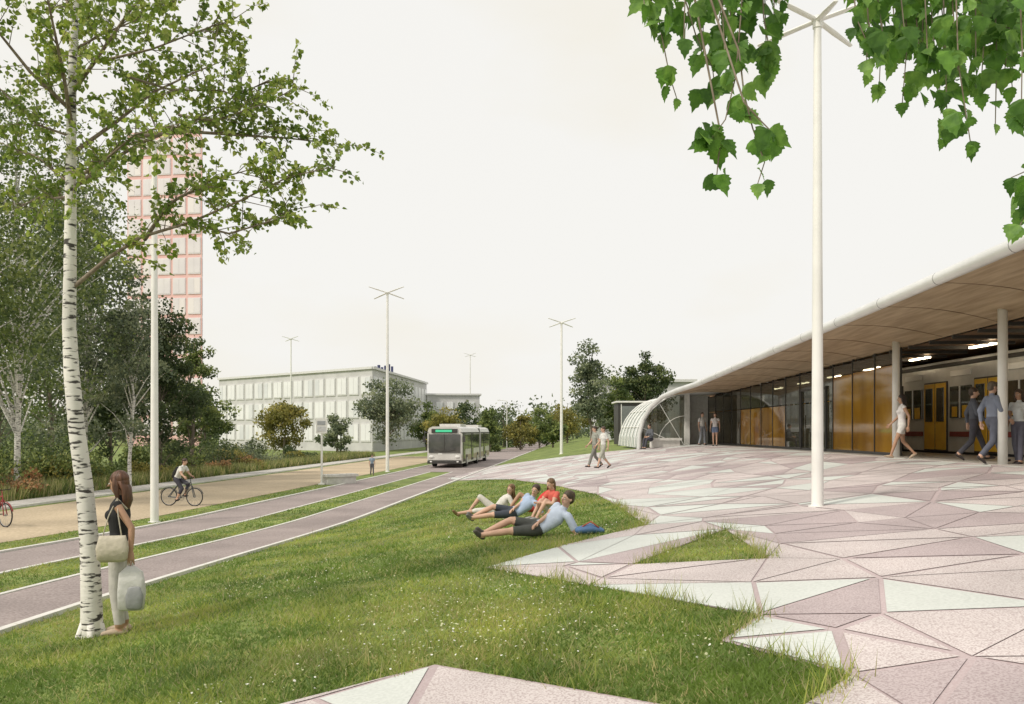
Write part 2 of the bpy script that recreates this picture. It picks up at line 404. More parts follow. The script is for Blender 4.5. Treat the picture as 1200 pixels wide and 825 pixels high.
tpx('deciduous_tree',755,92,411,72,L_dark,n=8000,ls=.28,ncl=55,seed=12,cb=.08)
tpx('deciduous_tree',722,88,445,50,L_mid,n=4500,ls=.28,ncl=35,seed=13,cb=.05)
for i,(px,dd,tp_,w,lm) in enumerate([(520,110,478,45,L_yel),(545,120,462,60,L_dark),(500,118,470,40,L_mid),(590,140,468,60,L_dark),(632,135,474,46,L_mid),(665,130,468,50,L_yel),(648,110,488,30,L_mid),(574,110,480,34,L_mid),(610,120,484,40,L_yel)]):
    tpx('deciduous_tree',px,dd,tp_,w,lm,n=2600,ls=.34,ncl=30,seed=30+i,cb=.02)
# distant tree line
R=np.random.default_rng(5); tl=MB(); C=[];Mi=[]
for i in range(330):
    px=R.uniform(-80,1300); dd=R.uniform(150,230); x=(px-600)/F*dd; h=R.uniform(5,9.5); 
    kk=100; p=R.normal(size=(kk,3)); p/=np.linalg.norm(p,axis=1,keepdims=True)**.6
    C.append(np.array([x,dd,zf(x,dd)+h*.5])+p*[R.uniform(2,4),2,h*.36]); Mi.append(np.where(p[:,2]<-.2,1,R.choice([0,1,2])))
C=np.concatenate(C);Mi=np.concatenate(Mi);n=len(C)
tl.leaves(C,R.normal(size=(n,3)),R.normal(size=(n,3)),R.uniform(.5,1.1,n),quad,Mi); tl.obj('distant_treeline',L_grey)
# shrubs and long grass bed by the street
def shrub(name,x,y,w,h,lm,n,ls,seed):
    R=np.random.default_rng(seed+100); t=MB(); z=zf(x,y); C=[];Mi=[]
    for i in range(12):
        c=np.array([x+R.uniform(-.4,.4)*w,y+R.uniform(-.4,.4)*w,z+h*R.uniform(.15,.75)])
        t.loft([(x,y,z-.05),tuple(c)],[.03,.01],mat=3,seg=5,rnd=False)
        k=n//12; p=R.normal(size=(k,3)); p/=np.linalg.norm(p,axis=1,keepdims=True)**.5
        C.append(c+p*[w*.17,w*.17,h*.17]); Mi.append(np.where(R.random(k)<.6,R.choice([0,1,2]),R.choice([0,1,2],k)))
    C=np.concatenate(C); C[:,2]=np.maximum(C[:,2],z+.02); n=len(C)
    t.leaves(C,R.normal(size=(n,3))+[0,0,.3],R.normal(size=(n,3)),R.uniform(.6,1.3,n)*ls,quad,np.concatenate(Mi)); t.obj(name,lm+[M_bark])
for i in range(60):
    y=R.uniform(24,75); u=-R.uniform(23.8,32); lm=[L_dark,L_mid,L_grey,L_yel,L_dark,L_mid][i%6]
    shrub('shrub',u+SK*y,y,R.uniform(1.5,3.8),R.uniform(.9,2.8),lm,1400,.15,i)
for i in range(16):
    y=R.uniform(26,62); u=-R.uniform(22.9,24.6); shrub('flowering_shrub',u+SK*y,y,R.uniform(1.0,2.2),R.uniform(.7,1.25),[L_red,L_yel][i%2],900,.11,200+i)
# long grass band
N=36000; y=rng.uniform(20,90,N); u=-22.1-rng.exponential(1.8,N); x=u+SK*y; z=Z(x,y); h=rng.uniform(.2,.75,N); ang=rng.uniform(0,6.28,N); wd=.03
lean=rng.normal(0,.25,(N,2))*h[:,None]
lg=MB(); lg.add(np.stack([np.stack([x-np.cos(ang)*wd,y-np.sin(ang)*wd,z],1),np.stack([x+np.cos(ang)*wd,y+np.sin(ang)*wd,z],1),np.stack([x+lean[:,0],y+lean[:,1],z+h],1)],1).reshape(-1,3),np.arange(3*N).reshape(N,3),rng.choice([0,1,2],N,p=[.3,.3,.4]))
lg.obj('long_grass',[leaf_mat('reed_light',(.26,.32,.10)),leaf_mat('reed_dark',(.15,.21,.06)),G3])

# foreground birch
bx,by=S(108,746)
fb=MB()
tr=[(108,750,13),(107,700,11.5),(105,640,10.5),(99,570,9.5),(90,505,9),(84,440,8.5),(81,380,7.5),(82,320,7),(83,220,6),(84,110,5),(88,0,4),(92,-110,3),(96,-210,1.5)]
tpts=[at(a,b,by) for a,b,_ in tr]; tpts[0]=Vector((bx,by,zf(bx,by)-.05))
fb.loft(tpts,[r/F*by for _,_,r in tr],mat=3,seg=14)
for k in range(5):
    a=k*1.26; fb.loft([(bx+math.cos(a)*.16,by+math.sin(a)*.16,zf(bx,by)-.04),(bx+math.cos(a)*.07,by+math.sin(a)*.07,zf(bx,by)+.14)],[.02,.05],mat=3,seg=7)
br=[([(84,222),(120,188),(160,160),(210,135),(260,100),(300,75)],.3),([(88,335),(130,303),(170,280),(230,264),(290,240),(345,215),(400,205)],-.2),
 ([(84,215),(60,200),(30,175),(0,165),(-50,140)],.3),([(84,110),(125,70),(165,30),(210,-10),(260,-40)],-.4),([(84,130),(50,95),(20,50),(-20,20)],-.5),
 ([(160,160),(215,150),(270,150),(330,150),(400,155)],.3),([(88,0),(130,-40),(190,-90)],.4),([(87,20),(50,-30),(0,-70)],.6),([(84,180),(120,130),(150,80),(190,40),(225,5)],.9),
 ([(84,150),(100,110),(110,60),(120,10)],-.9),([(210,135),(250,140),(300,120),(350,95)],.1),([(230,264),(270,275),(310,265),(345,250)],-.1),
 ([(84,90),(60,50),(40,0),(30,-50)],.9),([(125,70),(180,60),(240,40),(280,30)],-.1),([(84,200),(110,215),(150,210),(200,190),(260,190)],-.8),([(83,230),(50,225),(20,215),(-30,225)],.5),
 ([(83,160),(50,150),(10,110),(-30,90)],-.2),([(170,280),(200,240),(250,215),(310,200)],-.1),([(84,60),(110,30),(150,0),(180,-30)],.4),([(150,90),(190,95),(240,85),(290,95)],.5)]
R=np.random.default_rng(3); LC=[];LD=[]
for pl,off in br:
    n=len(pl); P=[at(a,b,by) for a,b in pl]
    for i,p in enumerate(P): p.y+=off*(i/(n-1))*1.4
    L=sum((P[i+1]-P[i]).length for i in range(n-1))
    r0=.024 if L>1.5 else .015
    fb.loft(P,[r0*(1-.85*i/(n-1)) for i in range(n)],mat=4,seg=7)
    for j in range(int(L*20)):
        t=(.12+.88*R.random())*(n-1); i=min(int(t),n-2); a=P[i].lerp(P[i+1],t-i)
        dr=(P[i+1]-P[i]).normalized()*R.uniform(.1,.9)+Vector(R.normal(0,.6,3)); dr.z+=.12; dr.normalize()
        l=R.uniform(.15,.55); b=a+dr*l*.6; c=a+dr*l+Vector((0,0,-.15*l))
        fb.loft([a,b,c],[.005,.0035,.0015],mat=4,seg=4,rnd=False)
        m=int(l*52)
        for q in range(m):
            s=.25+.75*R.random()**.8; p=a.lerp(b,s*2) if s<.5 else b.lerp(c,s*2-1)
            LC.append(np.array(p)+R.normal(0,.025,3)); LD.append(np.array(dr)*.5+R.normal(0,.6,3)+[0,0,-.45])
LC=np.array(LC);LD=np.array(LD);n=len(LC)
fb.leaves(LC,LD,R.normal(size=(n,3)),R.uniform(.04,.07,n),[(0,0),(.36,.2),(.38,.45),(0,1),(-.38,.45),(-.36,.2)],R.choice([0,1,2],n,p=[.4,.35,.25]))
M_twig=make_mat('twig_bark',(.16,.12,.09),(.3,.25,.2),scale=20,rough=.9)
fb.obj('birch_tree',L_birch+[M_birch,M_twig],smooth=True)

# overhanging birch (trunk out of view on the right)
L_over=[leaf_mat('overhang_leaf_%d'%i,c,.4,22) for i,c in enumerate([(.13,.29,.045),(.085,.20,.035),(.19,.36,.075)])]
ob=MB(); tx,ty=4.4,1.1; tz=zf(tx,ty)
ob.loft([(tx,ty,tz-.1),(tx-.05,ty,tz+2),(tx+.05,ty+.05,tz+4),(tx,ty,tz+7)],[.16,.13,.1,.04],mat=3,seg=12)
main=[Vector((tx,ty,tz+2.3)),Vector((3.2,1.6,3.75)),Vector((2.1,2.0,3.85)),Vector((1.2,2.3,3.75)),Vector((.45,2.4,3.5))]
ob.loft(main,[.06,.045,.03,.02,.008],mat=4,seg=8)
strands=[([(775,-120),(765,-20),(775,40),(785,90),(793,115)],2.4),([(800,-120),(800,-10),(815,40),(835,80),(838,105)],2.5),([(770,-120),(750,-40),(755,5)],2.35),
 ([(880,-140),(868,20),(862,90),(850,140),(832,165),(822,160)],2.3),([(866,60),(872,110),(882,150),(896,190),(888,215)],2.25),([(845,160),(842,185),(840,205)],2.3),([(872,120),(890,140),(910,160)],2.2),
 ([(890,-130),(895,20),(902,60),(898,85)],2.4),([(830,-120),(850,-20),(862,10),(850,60)],2.5)]
for i,xx in enumerate(range(1003,1225,15)):
    b=[45,70,95,60,120,90,85,150,165,95,110,145,80,130,100,90][i%16]
    strands.append(([(xx-5,-140),(xx-3,-20),(xx,b*.45),(xx+R.uniform(-10,14),b)],R.uniform(2.2,2.7)))
    strands.append(([(xx,-140),(xx+5,-40),(xx+R.uniform(-8,20),b*.55)],R.uniform(2.3,2.7)))
    if i%2: strands.append(([(xx,-140),(xx+5,-30),(xx+R.uniform(-8,20),b*.7)],R.uniform(2.3,2.8)))
for xx in range(760,905,13): strands.append(([(xx,-140),(xx+5,-50),(xx+R.uniform(-20,12),R.uniform(10,75))],R.uniform(2.3,2.6)))
strands+=[([(1300,60),(1250,150),(1215,195),(1185,208)],2.2),([(1300,100),(1240,200),(1205,245),(1195,265)],2.15),([(1300,80),(1250,180),(1210,210),(1200,225)],2.1)]
LC=[];LD=[]
for pl,dd in strands:
    P=[at(a,b,dd) for a,b in pl]; n=len(P)
    j=min(range(5),key=lambda i:(main[i]-P[0]).length)
    ob.loft([main[j]]+P,[.004]+[.0026*(1-.6*i/n) for i in range(n)],mat=4,seg=5,rnd=False)
    L=sum((P[i+1]-P[i]).length for i in range(n-1))
    for q in range(int(L*36)):
        t=R.random()*(n-1); i=min(int(t),n-2); p=P[i].lerp(P[i+1],t-i)
        LC.append(np.array(p)+R.normal(0,.02,3)); LD.append(R.normal(0,.45,3)+[0,0,-.8])
    LC.append(np.array(P[-1])); LD.append(np.array([0,0,-1.])+R.normal(0,.2,3))
LC=np.array(LC);LD=np.array(LD);n=len(LC)
ob.leaves(LC,LD,R.normal(0,.55,(n,3))+[0,-1,.2],R.uniform(.035,.078,n),birchleaf,R.choice([0,1,2],n))
ob.obj('birch_tree',L_over+[M_birch,M_twig],smooth=False)

# ---------------------------------------------------------------- street lamps
M_white=make_mat('white_painted_steel',(.76,.76,.74),(.83,.83,.81),scale=2,rough=.45)
M_lens=cm('lamp_lens',(.6,.62,.6),rough=.3,bump=0)
def lamp(px,base,top,arm,r,tilt=.45):
    x,y=S(px,base); z=zf(x,y); zt=CAMZ+(HOR-top)/F*y
    m=MB(); m.loft([(x,y,z-.1),(x,y,z+.02)],[r*1.5,r*1.5],mat=0,seg=20,rnd=False)
    m.loft([(x,y,z),(x,y,z+1.2),(x,y,zt)],[r,r*.95,r*.62],mat=0,seg=20,rnd=False)
    m.loft([(x,y,zt-.12),(x,y,zt+.06)],[r*.8,r*.8],mat=0,seg=16,rnd=False)
    for deg in (38,142,205,335,270):
        a=math.radians(deg); dx,dy=math.cos(a),math.sin(a)
        s=(-dy,dx,0); up=.05-tilt*dy
        if deg==270: up=-.05-tilt*.2
        ar=arm*(.8 if deg==270 else 1)
        m.loft([(x,y,zt),(x+dx*ar*.5,y+dy*ar*.5,zt+ar*up*.5),(x+dx*ar,y+dy*ar,zt+ar*up)],[r*.5,r*.6,r*.4],[r*.35,r*.32,r*.22],side=s,mat=0,seg=8)
    m.obj('street_lamp',[M_white,M_lens],smooth=True).modifiers.new('e','EDGE_SPLIT').split_angle=math.radians(40)
lamp(958,594,24,.95,.092,.3)
lamp(181,612,168,1.1,.12)
lamp(454,553,343,1.25,.12)
lamp(658,532,378,1.1,.12)
lamp(551,521,416,1.3,.13)
lamp(341,530,397,1.1,.12)
for px,b,t in((594,527,470),(613,524,482)):
    x,y=S(px,b); m=MB(); z=zf(x,y); zt=CAMZ+(HOR-t)/F*y
    m.loft([(x,y,z),(x,y,zt)],[.09,.06],seg=8); m.loft([(x,y,zt),(x-1,y,zt+.15)],[.05,.04],seg=6); m.box((x-1.1,y,zt+.12),(.5,.2,.1)); m.obj('utility_pole',[M_white])

# ---------------------------------------------------------------- station
st=empty('metro_station')
M_soff=make_mat('soffit_timber',(.34,.25,.155),(.50,.39,.26),scale=1.2,rough=.5,stretch=(6,.6,1))
M_metal=make_mat('roof_edge_aluminium',(.66,.67,.66),(.74,.75,.74),scale=1.5,rough=.35,metal=.2)
M_sglass=make_mat('station_glass',(.045,.04,.028),(.08,.07,.045),scale=.6,rough=.02,ior=2.1,glass=.35)
M_amber=make_mat('amber_glass',(.22,.095,.006),(.44,.23,.02),scale=.45,rough=.05,ior=1.75,stretch=(1,1.6,.6),detail=6)
M_vault=make_mat('vault_glass',(.42,.47,.45),(.54,.60,.57),scale=.8,rough=.08,ior=1.7)
M_dark=cm('dark_frame',(.05,.048,.045),rough=.5)
M_inner=make_mat('interior_wall',(.24,.15,.08),(.34,.22,.12),scale=1,rough=.6)
M_ceil=make_mat('interior_ceiling_bronze',(.13,.08,.05),(.20,.125,.075),scale=1,rough=.5)
M_floor=make_mat('station_floor',(.42,.40,.37),(.48,.46,.43),scale=3,rough=.35)
M_glow=emis('ceiling_luminaire',(1,.82,.55),9)  # glow material for strips added to brighten the train and interior
FX=11.2
def ez(y): return 5.1-.0395*(y-14.2)
def fz(y): return 4.47-.019*(y-18.7)
ey=[(8.5,y,ez(y)) for y in np.linspace(2,39.5,26)]+[(8.35,43,4.0),(8.05,45.6,3.78),(7.65,46.9,3.3),(7.3,47.4,2.6),(7.1,47.5,1.8),(7.05,47.5,.85)]
m=MB(); m.loft(ey,[.12]*len(ey),[.13]*len(ey),mat=0,seg=12)
for y in np.arange(4,39,2.6): m.loft([(8.5,y,ez(y)),(8.5,y+.025,ez(y+.025))],[.122]*2,[.132]*2,mat=1,seg=12,rnd=False)
m.obj('roof_edge',[M_metal,cm('seam_grey',(.3,.3,.3))],smooth=True,parent=st)
m=MB(); ys=np.linspace(2,45,40)
for i in range(39):
    a,b=ys[i],ys[i+1]
    xa=8.55 if a<40 else 8.55-.1*(a-40)*.5; xb=8.55 if b<40 else 8.55-.1*(b-40)*.5
    za,zb=(ez(a)-.08),(ez(b)-.08)
    K=6
    for k in range(K):
        def P(t,x0,y,z0): 
            zz=z0+(fz(y)-z0)*t+.10*math.sin(math.pi*t); return (x0+(FX+.1-x0)*t,y,zz)
        m.quad(P(k/K,xa,a,za),P((k+1)/K,xa,a,za),P((k+1)/K,xb,b,zb),P(k/K,xb,b,zb),0)
m.obj('soffit',[M_soff],smooth=True,parent=st)
m=MB()
for y in np.arange(4,44,2.6):
    z0=ez(y)-.08
    m.loft([(8.6+(FX-8.6)*t,y,z0+(fz(y)-z0)*t+.10*math.sin(math.pi*t)-.004) for t in np.linspace(0,1,7)],[.007]*7,seg=4,rnd=False)
m.obj('soffit_joints',[cm('joint_brown',(.22,.16,.11))],parent=st)
m=MB()   # roof skin above
for i in range(39):
    a,b=ys[i],ys[i+1]
    for (x0,h0),(x1,h1) in (((8.5,.12),(10.5,.5)),((10.5,.5),(20.2,.6))):
        m.quad((x0,a,ez(a)+h0),(x1,a,ez(a)+h1),(x1,b,ez(b)+h1),(x0,b,ez(b)+h0))
m.quad((8.4,45,ez(45)+.1),(20.2,45,ez(45)+.6),(20.2,50.3,4.2),(8.4,49,3.9))
m.obj('roof',[M_metal],parent=st)
m=MB()
m.quad((FX+.12,2,4.75),(19.6,2,4.75),(19.6,50,4.0),(FX+.12,50,3.87),0)
m.obj('interior_ceiling',[M_ceil],parent=st)
m=MB()
for y in np.arange(9,42,3.6): m.box((12.9,y,4.62-.0155*(y-2)),(.12,1.2,.05),0,0)
m.obj('added_glow_strips',[M_glow],parent=st)  # added emissive strips, there to light the train
m=MB()
for y in np.arange(5,48,1.2): m.box((12.4,y,4.66-.0155*(y-2)),(2.3,.06,.09),0,0)
m.obj('ceiling_beams',[M_dark],parent=st)
m=MB(); m.box((19,26,1.165),(17,52,.12)); m.obj('station_floor',[M_floor],parent=st)
m=MB(); m.box((19.8,26,3.3),(.3,52,4.4)); m.box((15.4,50.2,3),(8.4,.3,3.6)); m.obj('back_wall',[M_inner],parent=st)
# glazed front y 24.6..48.6
m=MB(); ysg=np.linspace(24.6,48.6,15)
for i in range(14):
    a,b=ysg[i]+.03,ysg[i+1]-.03
    mi=1 if (a<28.5 or 34.5<a<41.2) else 0
    tz=fz(a)-.1
    zz=[1.25,3.0 if mi==0 else (tz-.35 if a<30 else 3.0),tz]
    m.box((FX,(a+b)/2,(1.25+zz[1])/2),(.03,b-a,zz[1]-1.3),0,mi)
    m.box((FX,(a+b)/2,(zz[1]+tz)/2),(.03,b-a,tz-zz[1]-.03),0,0)
m.obj('glazing',[M_sglass,M_amber],parent=st)
m=MB()
for i in range(15): m.box((FX,ysg[i],(1.2+fz(ysg[i]))/2),(.07,.04,fz(ysg[i])-1.2))
m.box((FX,36.6,1.26),(.12,24,.10))
for a,b in((30.3,31.6),(31.6,32.9)):
    m.box((FX-.05,a,2.4),(.07,.07,2.3)); m.box((FX-.05,b,2.4),(.07,.07,2.3)); m.box((FX-.05,(a+b)/2,3.5),(.07,1.3,.07)); m.box((FX-.1,(a+b)/2+.5,2.3),(.03,.03,.5))
m.obj('mullions',[M_dark],parent=st)
m=MB()
for px,X in((1050,10.85),(1175,10.75),(1290,10.7)):
    y=X/((px-600)/F); zb=zf(X,y)
    m.loft([(X,y,zb-.05),(X,y,fz(y)+.25)],[.1,.1],seg=20,rnd=False)
m.obj('columns',[M_white],smooth=True,parent=st)
# end wall + vault
m=MB(); m.box((10.55,48.9,2.5),(1.5,.25,2.9)); m.box((9.75,48.2,2.5),(.25,1.6,3.0)); m.obj('end_wall',[M_kerb],parent=st)
m=MB(); mr=MB()
prof=[(9.7-2.65*math.cos(t),1.0+3.0*math.sin(t)) for t in np.linspace(0,math.pi/2,9)]
yy=np.linspace(47.6,56,7)
for i in range(6):
    for k in range(8):
        m.quad((prof[k][0],yy[i],prof[k][1]),(prof[k+1][0],yy[i],prof[k+1][1]),(prof[k+1][0],yy[i+1],prof[k+1][1]),(prof[k][0],yy[i+1],prof[k][1]))
for y in yy: mr.loft([(p[0]-.03,y,p[1]+.03) for p in prof],[.04]*9,seg=6)
for k in(2,4,6): mr.loft([(prof[k][0]-.03,47.6,prof[k][1]+.03),(prof[k][0]-.03,56,prof[k][1]+.03)],[.03]*2,seg=6)
m.obj('vault_glass',[M_vault],parent=st); 
m=MB(); b0=(9.7,47.7,1.0)
for k in range(8): m.add([b0,(prof[k][0],47.7,prof[k][1]),(prof[k+1][0],47.7,prof[k+1][1])],[[0,1,2]])
m.obj('vault_end_glass',[M_sglass],parent=st)
for k in(2,5): mr.loft([(9.7,47.65,1.0),(prof[k][0],47.65,prof[k][1])],[.02]*2,seg=5)
mr.loft([(9.7-(9.7-p[0])*.6,47.64,1+(p[1]-1)*.6) for p in prof],[.018]*9,seg=5)
mr.obj('vault_ribs',[M_white],parent=st)

# metro train inside
M_steel=make_mat('train_steel',(.62,.61,.58),(.74,.73,.70),scale=2,rough=.3,metal=.3)
M_orange=make_mat('train_yellow',(.70,.40,.03),(.82,.52,.05),scale=2,rough=.4)
M_tint=make_mat('train_window_glass',(.03,.03,.028),(.09,.075,.05),scale=1.5,rough=.05,ior=1.8)
tn=MB(); y0,y1=8,44; X0=13.9
tn.box((X0+1.35,(y0+y1)/2,2.75),(2.7,y1-y0,2.9),0,0)
y=y0+.6; q=0
while y<y1-3:
    tn.box((X0-.02,y+.75,2.42),(.05,1.5,2.25),0,4); 
    for o in(.38,1.12):
        tn.box((X0-.045,y+o,2.42),(.03,.68,2.15),0,1); tn.box((X0-.065,y+o,2.8),(.03,.48,1.1),0,2)
    tn.box((X0-.02,y+2.3,2.85),(.05,1.25,1.0),0,2); tn.box((X0-.05,y+2.3,2.85),(.05,.05,1.0),0,0)
    tn.box((X0-.035,y+1.98,2.55),(.05,.36,.38),0,1); tn.box((X0-.035,y+2.62,2.55),(.05,.3,.32),0,1)
    tn.box((X0-.02,y+2.3,1.85),(.04,1.3,.16),0,5)
    tn.box((X0-.02,y+2.3,3.75),(.04,1.2,.18),0,3)
    y+=3.1
tn.box((X0+1.35,(y0+y1)/2,1.27),(2.5,y1-y0,.08),0,4)
tn.box((X0-.03,(y0+y1)/2,4.05),(.06,y1-y0,.12),0,4)
tn.obj('metro_train',[M_steel,M_orange,M_tint,M_white,M_dark,cm('train_stripe',(.25,.05,.04))],bevel=.02)

# ---------------------------------------------------------------- kiosk, benches, sign
x,y=8.5,62; z=zf(x,y); m=MB()
m.box((x,y,z+1.5),(1.9,2.5,3.0),0,0); m.box((x-.1,y-1.27,z+1.6),(1.2,.05,2.3),0,1); m.box((x,y,z+3.05),(2.2,2.8,.12),0,2); m.box((x-.72,y-1.28,z+1.5),(.06,.06,2.8),0,2)
m.obj('kiosk',[M_dark,cm('kiosk_panel',(.2,.22,.22),rough=.2),M_white],bevel=.02)
def bench(px,py,w,dp,h,yaw):
    x,y=S(px,py); z=zf(x,y); m=MB()
    m.box((x,y,z+h*.35),(w*.9,dp*.75,h*.8),yaw,0); m.box((x,y,z+h*.87),(w,dp,h*.26),yaw,0)
    ca,sa=math.cos(yaw),math.sin(yaw)
    for k in(-.3,0,.3): m.box((x+ca*w*k,y+sa*w*k,z+h),(.02,dp*.96,.008),yaw,1)
    m.obj('concrete_bench',[M_kerb,M_dark],bevel=.02)
bench(398,567,1.8,.7,.5,math.radians(40)); bench(779,524,1.7,.8,.5,.1)
x,y=S(377,568); z=zf(x,y); m=MB(); m.loft([(x,y,z),(x,y,z+3.3)],[.06,.05],seg=10,rnd=False); m.box((x,y-.02,z+2.95),(.55,.1,.75),0,0); m.box((x,y-.08,z+3.1),(.4,.02,.2),0,1); m.box((x,y-.08,z+2.8),(.42,.015,.25),0,2)
m.box((x,y,z+.03),(.3,.3,.06),0,0)
m.obj('bus_stop_sign',[M_white,cm('sign_grey',(.4,.42,.45)),cm('sign_pale',(.65,.66,.68))],bevel=.01)

# ---------------------------------------------------------------- bus
M_bus=make_mat('bus_silver_paint',(.60,.59,.57),(.68,.67,.65),scale=1.5,rough=.35,metal=.1)
M_brz=make_mat('bus_bronze_paint',(.34,.27,.20),(.40,.33,.26),scale=1.5,rough=.35)
M_wscr=make_mat('bus_glass',(.05,.055,.055),(.09,.09,.09),scale=1.5,rough=.05,ior=1.7)
M_tyre=cm('tyre',(.02,.02,.02),rough=.9); M_lit=emis('destination_display',(.1,.9,.5),.35,(.05,.4,.2))
def prism(m,y0,y1,mat):
    W=1.27; pr=[(-W,.32),(-W,2.6),(-W+.12,2.9),(-W+.4,3.02),(W-.4,3.02),(W-.12,2.9),(W,2.6),(W,.32)]
    v=[(p[0],y0,p[1]) for p in pr]+[(p[0],y1,p[1]) for p in pr]; n=8
    m.add(v,[[i,(i+1)%n,n+(i+1)%n,n+i] for i in range(n)],mat)
    m.add(v,[list(range(n)),[n+i for i in reversed(range(n))]],mat)
bm_=MB(); prism(bm_,0,10.3,0); prism(bm_,11.2,17.8,0)
for k in range(7):
    y=10.3+.13*k; bm_.box((0,y+.06,1.65),(2.35-.12*(k%2),.12,2.55),0,2)
bm_.box((0,-.03,1.78),(2.3,.08,1.35),0,3)
bm_.box((0,-.075,1.78),(.04,.03,1.3),0,2)
for s in(-1,1): bm_.loft([(s*.15,-.085,1.2),(s*.8,-.085,1.35)],[.015]*2,mat=2,seg=5)
bm_.box((0,-.05,2.7),(1.9,.08,.3),0,2); bm_.box((-.05,-.1,2.7),(1.2,.03,.17),0,4)
bm_.box((0,-.06,.42),(2.5,.14,.2),0,2); bm_.box((0,-.05,.8),(2.47,.1,.42),0,0)
for s in(-1,1):
    bm_.ell((s*.95,-.1,.82),(.19,.07,.11),mat=5); bm_.ell((s*.98,-.13,.46),(.09,.04,.06),mat=5)
    bm_.loft([(s*1.2,-.05,2.6),(s*1.4,-.25,2.55),(s*1.45,-.28,2.3)],[.03]*3,mat=2,seg=6); bm_.box((s*1.45,-.28,2.1),(.2,.12,.42),0,2)
    for a,b in((.3,10.2),(11.3,17.7)):
        bm_.box((s*1.275,(a+b)/2,.72),(.03,b-a,.42),0,1); bm_.box((s*1.275,(a+b)/2,2.55),(.02,b-a,.12),0,2)
    for a,b in((1.75,3.2),(3.3,4.9),(6.4,8.2),(8.3,10.0),(11.4,13.0),(14.6,16.0),(16.1,17.5)): bm_.box((s*1.28,(a+b)/2,1.9),(.03,b-a,1.1),0,3)
    for a in(.45,5.05,13.15):
        bm_.box((s*1.285,a+.6,1.5),(.04,1.15,2.1),0,2); 
        for q in(.32,.88): bm_.box((s*1.30,a+q,1.55),(.03,.46,1.8),0,3)
    for y in(2.5,8.9,14.9):
        bm_.loft([(s*1.02,y,.48),(s*1.3,y,.48)],[.48]*2,mat=6,seg=24,rnd=False); bm_.loft([(s*1.25,y,.48),(s*1.32,y,.48)],[.27]*2,mat=0,seg=16,rnd=False)
bm_.box((0,4,3.12),(1.6,3,.22),0,0); bm_.box((0,14.5,3.12),(1.6,2.4,.22),0,0); bm_.box((-.3,-.105,1.02),(.3,.02,.12),0,5)
bx_,by_=S(521,548.5); yaw=math.atan2(SK,1)
bm_.obj('articulated_bus',[M_bus,M_brz,M_dark,M_wscr,M_lit,cm('headlight',(.8,.8,.78),rough=.15,bump=0),M_tyre],xf=Matrix.Translation((bx_,by_,zf(bx_,by_)))@Matrix.Rotation(-yaw,4,'Z'),bevel=.02)

# ---------------------------------------------------------------- buildings
def facade(m,p,q,z0,z1,cols,rows,wf,hf,out,mw,mf):
    p=Vector(p);q=Vector(q);L=(q-p).length;u=(q-p)/L;n=Vector((u.y,-u.x)); ang=math.atan2(u.y,u.x)
    cw=L/cols; rh=(z1-z0)/rows
    for i in range(cols):
        for j in range(rows):
            c=p+u*(cw*(i+.5)); zc=z0+rh*(j+.5); o=n*out
            m.box((c.x+o.x,c.y+o.y,zc),(cw*wf,.12,rh*hf),ang,mf)
            o2=n*(out+.03)
            for s in(-1,1): 
                cc=c+u*(s*cw*wf*.235); m.box((cc.x+o2.x,cc.y+o2.y,zc),(cw*wf*.44,.12,rh*hf*.88),ang,mw+((i*7+j*3+s)%5==0))
A,B,C_,D_=(-18,110),(-46,134),(-42,172),(-14.6,146)
M_of=make_mat('pale_render_wall',(.52,.52,.53),(.60,.60,.61),scale=.7,rough=.9); M_win=make_mat('window_pane',(.74,.75,.78),(.82,.83,.86),scale=.3,rough=.4)
M_win2=make_mat('window_pane_dim',(.64,.66,.70),(.74,.76,.79),scale=.3,rough=.4); M_fr=cm('window_frame_white',(.72,.72,.73))
m=MB(); z0,z1=-1,10.0
P4=[A,D_,C_,B]; v=[(*p,z0) for p in P4]+[(*p,z1) for p in P4]
m.add(v,[[0,1,5,4],[1,2,6,5],[2,3,7,6],[3,0,4,7],[4,5,6,7]],0)
facade(m,B,A,.2,9.4,15,3,.80,.78,.04,1,3); facade(m,A,D_,.2,9.4,14,3,.80,.78,.04,1,3)
for (p,q) in((B,A),(A,D_)):
    p=Vector(p);q=Vector(q);c=(p+q)/2;u=(q-p); m.box((c.x,c.y,10.1),(u.length+.3,.5,.3),math.atan2(u.y,u.x),3)
for k in range(7):
    m.box((-17-k*.55,121+k*.5,10.2+.5),(.3,.3,.8+.7*((k*5)%3)/2),k,4)
m.box((-30,140,10.6),(6,5,1.2),.5,3)
m.obj('office_building',[M_of,M_win,M_win2,M_fr,cm('dark_blue_panel',(.04,.05,.14))])
m=MB(); m.box((-10.5,150,3.5),(9,10,9),.1,0); facade(m,(-15,144.5),(-6,145.4),0,7.5,5,3,.6,.5,.05,1,3); m.box((-10.5,150,8.15),(9.6,10.6,.3),.1,3); m.obj('apartment_building',[M_of,M_win,M_win2,M_fr])
M_pink2=make_mat('hazed_pink_cladding',(.78,.48,.46),(.82,.55,.53),scale=.5,rough=.9); M_pw=make_mat('hazed_tower_pane',(.72,.68,.72),(.79,.75,.78),scale=.2,rough=.5); M_pw2=make_mat('hazed_tower_pane_pale',(.80,.74,.75),(.84,.79,.80),scale=.2,rough=.5)  # tower colours paled to stand in for distance haze
m=MB(); a,b,c=(-68.5,152),(-54.5,150),(-62.8,172); dd=(-74,173); zt=55
P4=[a,b,c,dd]; v=[(*p,-1) for p in P4]+[(*p,zt) for p in P4]
m.add(v,[[0,1,5,4],[1,2,6,5],[2,3,7,6],[3,0,4,7],[4,5,6,7]],0)
facade(m,a,b,1,zt-1,5,15,.84,.82,.05,1,1); facade(m,b,c,1,zt-1,7,15,.84,.82,.05,1,1)
m.obj('tower_block',[M_pink2,M_pw,M_pw2])
